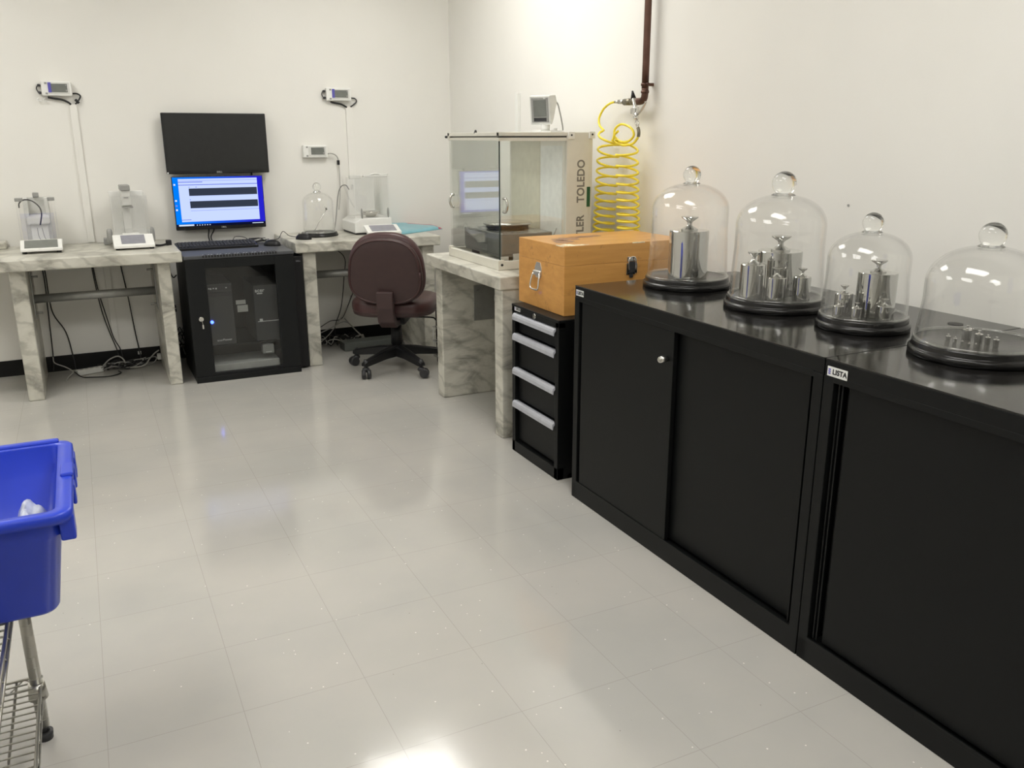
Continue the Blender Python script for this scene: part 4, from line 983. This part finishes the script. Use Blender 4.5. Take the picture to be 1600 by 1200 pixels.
b = NB(); tube(b, [(.06, .02, .315), (.20, .02, .315), (.235, .02, .305), (.25, .02, .27), (.255, .02, .25)], .005, n=8); sellip(b, (.258, .02, .225), .018, .013, .04, .8, .8, nu=16, nv=10); obj('lever', b, blackp, t)
b = NB(); sellip(b, (0, .03, .405), .250, .235, .055, .55, .62, nu=56, nv=20)
for v in b.verts:
    if v.co.y > .16: v.co.z -= (v.co.y-.16)*.35
seat = obj('seat', b, vinyl, t)
b = NB(); sellip(b, (0, .03, .372), .245, .230, .032, .6, .62, nu=56, nv=14); obj('seat_pan', b, vinylb, seat)
# backrest: upright disc, local x across, z up
def back_tr(y, tilt=-.10, z=.640): return Matrix.Translation((0, y, z)) @ Matrix.Rotation(math.pi/2+tilt*-1, 4, 'X')
b = NB(); sellip(b, (0, 0, 0), .220, .208, .042, .55, .76, nu=64, nv=18, taper=-.09, M4=None)
bmesh.ops.transform(b, matrix=back_tr(-.200), verts=b.verts[:]); bk = obj('backrest', b, vinyl, t)
b = NB(); sellip(b, (0, 0, 0), .212, .192, .026, .5, .76, nu=64, nv=14, taper=-.09); bmesh.ops.transform(b, matrix=back_tr(-.250, z=.628), verts=b.verts[:]); obj('back_shell', b, vinylb, bk)
b = NB(); pr = []
for k in range(65):
    u = 2*math.pi*k/64; sp = lambda w, e: math.copysign(abs(w)**e, w)
    x = .200*sp(math.cos(u), .76); y = .180*sp(math.sin(u), .76); x *= 1-.09*y/.19; pr.append(back_tr(-.269, z=.628) @ Vector((x, y, 0)))
tube(b, pr, .004, n=6, sub=1); obj('piping', b, vinyl, bk)
b = NB(); prism(b, [(-.30, .52), (-.268, .52), (-.25, .40), (-.19, .335), (-.06, .325), (-.06, .295), (-.20, .295), (-.275, .34), (-.302, .42)], 0, -.048, .048, bev=.006); obj('back_bracket', b, vinylb, t)
t.rotation_euler = (0, 0, math.radians(-30))

# ------------------------------------------------------------------ cables and power strips under the tables
for i, (p, r, m, l) in enumerate((
    ([(-.25, 5.69, .69), (-.236, 5.69, .61), (-.235, 5.69, .45), (-.225, 5.69, .35), (-.175, 5.69, .24), (-.156, 5.69, .10), (-.15, 5.66, .012)], .0035, cablek, 'black cable bulging right, under the left end of the left marble table'),
    ([(-.255, 5.685, .69), (-.245, 5.685, .58), (-.25, 5.685, .4), (-.255, 5.685, .25), (-.261, 5.685, .10), (-.27, 5.65, .012)], .0035, cablek, 'straight black cable nearest the left leg of the left marble table'),
    ([(.01, 5.69, .69), (.02, 5.69, .50), (.035, 5.69, .35), (.06, 5.69, .22), (.09, 5.69, .10), (.10, 5.66, .012)], .003, cablek, 'left one of the pair of black cables under the middle of the left marble table'),
    ([(.015, 5.688, .69), (.03, 5.688, .48), (.055, 5.688, .32), (.08, 5.688, .18), (.11, 5.688, .10), (.12, 5.66, .012)], .003, cablek, 'right one of the pair of black cables under the middle of the left marble table'),
    ([(.165, 5.69, .69), (.173, 5.69, .60), (.19, 5.69, .42), (.205, 5.69, .2), (.214, 5.69, .10), (.22, 5.66, .012)], .0035, cablek, 'black cable nearest the right leg under the left marble table'),
    ([(-.262, 5.66, .10), (-.255, 5.63, .07), (-.2, 5.6, .045), (-.165, 5.57, .02), (-.19, 5.50, .008), (-.2, 5.42, .006)], .0035, cableg, 'grey cable kinking down to the floor beside the left leg'),
    ([(-.155, 5.52, .03), (-.12, 5.48, .006), (-.06, 5.44, .006), (.03, 5.42, .006), (.09, 5.47, .006), (.08, 5.53, .006)], .0035, cablek, 'black cable loop on the floor in front of the grey power strip'),
    ([(.0, 5.60, .03), (.04, 5.62, .06), (.09, 5.62, .075), (.12, 5.60, .05), (.12, 5.58, .01)], .004, cableg, 'grey cable arching out of the power strip'),
    ([(.12, 5.58, .008), (.18, 5.55, .012), (.23, 5.55, .02), (.27, 5.60, .05), (.30, 5.63, .07), (.325, 5.65, .08)], .004, cableg, 'grey cable rising towards the right leg of the left marble table'),
    ([(1.40, 5.69, .69), (1.545, 5.688, .591), (1.54, 5.688, .45), (1.51, 5.688, .25), (1.46, 5.688, .115), (1.45, 5.66, .012)], .003, cablek, 'black cable hanging left of the chair under the middle table'),
    ([(1.235, 5.66, .11), (1.33, 5.65, .12), (1.42, 5.66, .16), (1.50, 5.66, .17), (1.56, 5.67, .27), (1.62, 5.68, .40)], .003, cablek, 'black cable rising to the right under the seat of the chair'),
    ([(1.235, 5.62, .06), (1.33, 5.62, .09), (1.42, 5.63, .12), (1.52, 5.64, .15), (1.60, 5.62, .07), (1.66, 5.58, .008)], .0035, cableg, 'grey cable arching to the floor left of the chair column'),
    ([(1.30, 5.6, .01), (1.40, 5.62, .08), (1.48, 5.65, .16), (1.55, 5.67, .25), (1.58, 5.68, .32)], .0035, cableg, 'grey cable slanting up from the floor by the middle table'),
    ([(1.52, 5.66, .17), (1.58, 5.62, .09), (1.63, 5.57, .03), (1.66, 5.55, .008)], .0035, cableg, 'short grey cable dropping to the floor left of the chair column'),
    ([(.412, 5.40, .69), (.425, 5.44, .60), (.445, 5.50, .55), (.466, 5.52, .56)], .0035, cablek, 'black cable sagging between the left table and the rack'))):
    b = NB(); tube(b, p, r, n=8); single('cable', b, m, l, 'cable')
b = NB(); box(b, -.075, .075, -.018, .018, 0, .032, .004); 
for k in range(4): box(b, -.055+k*.03, -.038+k*.03, -.008, .008, .0318, .0326, mi=1)
tr = Matrix.Translation((-.075, 5.565, .001)) @ Matrix.Rotation(.30, 4, 'Z'); bmesh.ops.transform(b, matrix=tr, verts=b.verts[:])
single('power_strip', b, [greyp, midg], 'grey power strip on the floor under the left marble table', 'power strip', loc=(-.075, 5.565, 0))
def tangle(x0, x1, y0, y1, zm, n, seed):
    rnd = random.Random(seed); b = NB()
    for i in range(n):
        cx = x0+rnd.random()*(x1-x0); cy = y0+rnd.random()*(y1-y0)
        p = []; a0 = rnd.random()*6
        for k in range(9):
            a = a0+k*.8; p.append((cx+(.05+.03*rnd.random())*math.cos(a), cy+.03*math.sin(a), .006+rnd.random()*zm))
        tube(b, p, .0035, n=6, sub=4, mi=0 if i % 3 else 1)
    return b
single('cable_tangle', tangle(.04, .24, 5.58, 5.64, .04, 12, 3), [cablek, midg], 'dark tangle of cables on the floor under the left marble table', 'cables', kind='stuff')
single('cable_tangle', tangle(.47, .50, 5.61, 5.64, .22, 7, 4), [cablek, midg], 'dark tangle of cables hanging behind the rack on its left', 'cables', kind='stuff')
single('cable_tangle', tangle(1.30, 1.62, 5.55, 5.62, .07, 12, 6), [cablek, cableg], 'tangle of black and grey cables on the floor left of the chair column', 'cables', kind='stuff')
b = NB(); box(b, 1.44, 1.80, 5.40, 5.52, 0.001, .055, .004); single('floor_box', b, mat('grey_green_metal_box', (.10, .11, .10), .5), 'flat dark grey box on the floor behind the chair base', 'box', loc=(1.62, 5.46, 0))
b = NB(); box(b, 1.232, 1.31, 5.52, 5.57, .001, .045, .01); single('power_adapter', b, blackp, 'black power adapter on the floor beside the left leg of the middle table', 'power adapter', loc=(1.26, 5.55, 0))
b = NB(); box(b, .31, .333, 5.60, 5.64, .03, .065, .004); single('plug_connector', b, paper_glintm, 'white plug by the right leg of the left marble table', 'plug', loc=(.32, 5.62, .03))
b = NB(); box(b, .205, .225, YB-.009, YB-.0062, .055, .075, .001); single('wall_tag', b, paper_glintm, 'small white tag stuck on the black baseboard under the left table', 'tag', loc=(.215, 5.7, .065))
b = NB()
for z in (.305, .33): box(b, .445, .458, YB-.02, YB-.0005, z, z+.018, .003)
single('wall_socket', b, blackp, 'black plugs on the wall between the left marble table and the rack', 'socket', loc=(.45, 5.7, .3))
# black case and wire holder behind the right table
b = NB(); box(b, 2.03, 2.30, 5.1, 5.45, .14, .30, .005); box(b, 2.05, 2.28, 5.12, 5.43, 0.001, .14, .003)
single('black_box', b, blackp, 'black box on the floor in the far corner beyond the chair', 'box', loc=(2.15, 5.3, 0))
t = thing('wire_file_holder', 'white wire file holder glimpsed between the chair and the right marble table', 'file holder', (1.98, 4.95, 0))
b = NB()
for z in (.003, .10, .19):
    tube(b, [(1.93, 4.86, z), (2.10, 4.86, z), (2.10, 5.05, z), (1.93, 5.05, z), (1.93, 4.86, z)], .003, n=6, sub=1)
for k in range(7):
    x = 1.93+k*.028; tube(b, [(x, 4.86, .003), (x, 4.86, .19)], .0022, n=6, sub=1); tube(b, [(x, 5.05, .003), (x, 5.05, .19)], .0022, n=6, sub=1)
obj('frame', b, whitep, t)

# ------------------------------------------------------------------ small things on the cabinets and the wall
b = NB(); lathe(b, [(0, 0), (.020, 0), (.021, .001), (.020, .002), (0, .002)], (2.215, 1.60, .8327), n=32)
single('rubber_disc', b, base_m, 'thin dark round disc lying on the cabinet top behind the right glass bell', 'disc', loc=(2.215, 1.6, .8327))
b = NB(); cyl(b, (XR-.0005, 2.163, 1.126), (XR-.003, 2.163, 1.126), .0045, n=10)
single('wall_nail', b, midg, 'tiny dark nail mark on the right wall above the bells', 'nail', loc=(XR, 2.163, 1.126))

# ------------------------------------------------------------------ wire cart with blue tote
SX1, SY0, SY1 = -.19, 1.16, 2.045
t = thing('wire_cart', 'chrome wire shelf cart under the blue tote at the left edge', 'cart', (-.5, 1.75, 0))
def post(x, y, vis):
    b = NB(); cyl(b, (x, y, .035), (x, y, .484), .0127, n=24)
    for k in range(15):
        z = .055+k*.0275; cyl(b, (x, y, z), (x, y, z+.0016), .0131, n=24)
    p = obj('post', b, wirem, t)
    b = NB(); cyl(b, (x, y, .0), (x, y, .02), .016, .018, n=16); cyl(b, (x, y, .02), (x, y, .04), .010, n=12); obj('foot', b, darkp, p)
for x, y in ((-.229, 2.012), (-.229, 1.195), (-.96, 2.012), (-.96, 1.195)): post(x, y, 1)
def wire_shelf(z):
    b = NB(); x0, x1, y0, y1 = -.985, SX1-.031, SY0, SY1
    for zz in (z, z-.028):
        tube(b, [(x0, y0, zz), (x1, y0, zz)], .0032, n=8, sub=1); tube(b, [(x0, y1, zz), (x1, y1, zz)], .0032, n=8, sub=1)
        tube(b, [(x0, y0, zz), (x0, y1, zz)], .0032, n=8, sub=1); tube(b, [(x1, y0, zz), (x1, y1, zz)], .0038, n=8, sub=1)
    n = 37
    for k in range(1, n):
        y = y0+(y1-y0)*k/n; tube(b, [(x0, y, z+.001), (x1, y, z+.001)], .0020, n=6, sub=1)
    for x in (x0+.15, (x0+x1)/2, x1-.05):
        tube(b, [(x, y0, z-.005), (x, y1, z-.005)], .003, n=8, sub=1)
    for (ya) in (y0, y1):
        zig = []; m = 22
        for k in range(m+1): zig.append((x0+(x1-x0)*k/m, ya, z if k % 2 else z-.028))
        tube(b, zig, .0018, n=6, sub=1)
    for xa in (x0, x1):
        zig = []; m = 24
        for k in range(m+1): zig.append((xa, y0+(y1-y0)*k/m, z if k % 2 else z-.028))
        tube(b, zig, .0018, n=6, sub=1)
    for px in (-.229, -.96):
        for py in (2.012, 1.195): cyl(b, (px, py, z-.034), (px, py, z+.006), .021, .017, n=24)
    obj('wire_shelf', b, wirem, t)
wire_shelf(.145); wire_shelf(.4805)

# tote
t = thing('storage_tote', 'blue plastic storage tote standing on the wire cart at the left edge', 'tote', (-.35, 1.86, .487))
TZ0, TZ1 = .4875, .700
def rrect(x0, x1, y0, y1, r, z, n=8):
    out = []
    for cx, cy, a0 in ((x1-r, y1-r, 0), (x0+r, y1-r, 90), (x0+r, y0+r, 180), (x1-r, y0+r, 270)):
        for k in range(n+1):
            a = math.radians(a0+90*k/n); out.append((cx+r*math.cos(a), cy+r*math.sin(a), z))
    return out
def loft(b, loops, capa=False, capb=False):
    R = [[b.verts.new(p) for p in l] for l in loops]
    for A, B in zip(R, R[1:]):
        n = len(A)
        for k in range(n):
            f = b.faces.new((A[k], A[(k+1) % n], B[(k+1) % n], B[k])); f.smooth = True
    if capa: b.faces.new(R[0][::-1])
    if capb: b.faces.new(R[-1])
ox0, ox1, oy0, oy1 = -.70, -.083, 1.637, 2.083      # rim outline
ix0, ix1, iy0, iy1 = ox0+.03, ox1-.030, oy0+.024, oy1-.024
bx0, bx1, by0, by1 = ix0+.03, ix1-.022, iy0+.018, iy1-.018
b = NB()
loft(b, [rrect(bx0, bx1, by0, by1, .03, TZ0), rrect(bx0-.004, bx1+.004, by0-.004, by1+.004, .032, TZ0+.006),
         rrect(ix0-.004, ix1+.004, iy0-.004, iy1+.004, .03, TZ1-.055), rrect(ix0-.008, ix1+.008, iy0-.008, iy1+.008, .03, TZ1-.05), rrect(ix0-.008, ix1+.008, iy0-.008, iy1+.008, .03, TZ1-.02),
         rrect(ox0+.003, ox1-.003, oy0+.003, oy1-.003, .03, TZ1-.022), rrect(ox0, ox1, oy0, oy1, .032, TZ1-.016), rrect(ox0, ox1, oy0, oy1, .032, TZ1-.004), rrect(ox0+.004, ox1-.004, oy0+.004, oy1-.004, .03, TZ1),
         rrect(ix0-.002, ix1+.002, iy0-.002, iy1+.002, .018, TZ1), rrect(ix0, ix1, iy0, iy1, .018, TZ1-.004), rrect(ix0+.002, ix1-.002, iy0+.002, iy1-.002, .018, TZ1-.062), rrect(ix0+.006, ix1-.006, iy0+.006, iy1-.006, .018, TZ1-.066),
         rrect(bx0+.004, bx1-.004, by0+.004, by1-.004, .02, TZ0+.008)], True, True)
obj('body', b, bluem, t)
b = NB()   # hand grip under the right rim and ribs
box(b, ix1+.004, ox1+.000, 1.655, 1.705, TZ1-.062, TZ1-.012, .004); box(b, ix1+.004, ox1+.000, 2.02, 2.065, TZ1-.055, TZ1-.012, .004)
box(b, ox1-.004, ox1+.003, 1.80, 1.835, TZ1-.05, TZ1-.008, .004); box(b, ox1-.004, ox1+.003, 1.905, 1.94, TZ1-.055, TZ1-.010, .004); box(b, ox1-.004, ox1+.003, 1.98, 2.03, TZ1-.06, TZ1-.012, .004)
for yy in (1.66,): box(b, -.30, -.27, by0-.012, by0+.0, TZ0+.02, TZ1-.05, .004)
pieces('grip_rib', b, bluem, t)
b = NB(); box(b, ox1-.022, ox1+.002, 1.835, 1.905, TZ1-.004, TZ1+.006, .004); box(b, -.26, -.11, oy1-.018, oy1+.002, TZ1-.004, TZ1+.006, .004); pieces('lid_catch', b, bluem, t)
# things in the tote
b = NB(); lathe(b, [(0, 0), (.10, 0), (.105, .004), (.105, .05), (.10, .055), (0, .057)], (-.34, 1.925, TZ0+.0085), n=48)
single('round_tin', b, greyp, 'flat grey round lid lying inside the blue tote', 'tin', loc=(-.34, 1.925, TZ0+.0085))
b = NB(); rnd = random.Random(11)
n1, n2 = 16, 18; VV = {}
for i in range(n1+1):
    for j in range(n2+1):
        u, v = i/n1, j/n2
        hgt = (math.sin(math.pi*u)**.5)*(math.sin(math.pi*min(1, .12+v*.85))**.6)
        z = TZ0+.012+.150*hgt*(.45+.55*v)+.010*math.sin(13*u+5*v)*hgt+.008*math.sin(21*v)*hgt
        x = -.218+.080*u+.004*math.sin(17*v+3); y = 1.79+.24*v+.008*math.sin(15*u)
        bub = .004*abs(math.sin(u*n1*1.57/1.6)*math.sin(v*n2*1.57/1.6))
        VV[i, j] = b.verts.new((x, y+bub, z+bub))
for i in range(n1):
    for j in range(n2):
        f = b.faces.new((VV[i, j], VV[i+1, j], VV[i+1, j+1], VV[i, j+1])); f.smooth = True
wrap = mat('bubble_wrap_film', (.72, .76, .86), .22, vary=.25, vscale=60)
wrap.node_tree.nodes['Principled BSDF'].inputs['Transmission Weight'].default_value = .25
wo = single('bubble_wrap', b, wrap, 'crumpled clear bubble wrap in the right corner of the blue tote', 'bubble wrap', loc=(-.16, 1.9, TZ0+.012))
sm = wo.modifiers.new('solid', 'SOLIDIFY'); sm.thickness = .0015
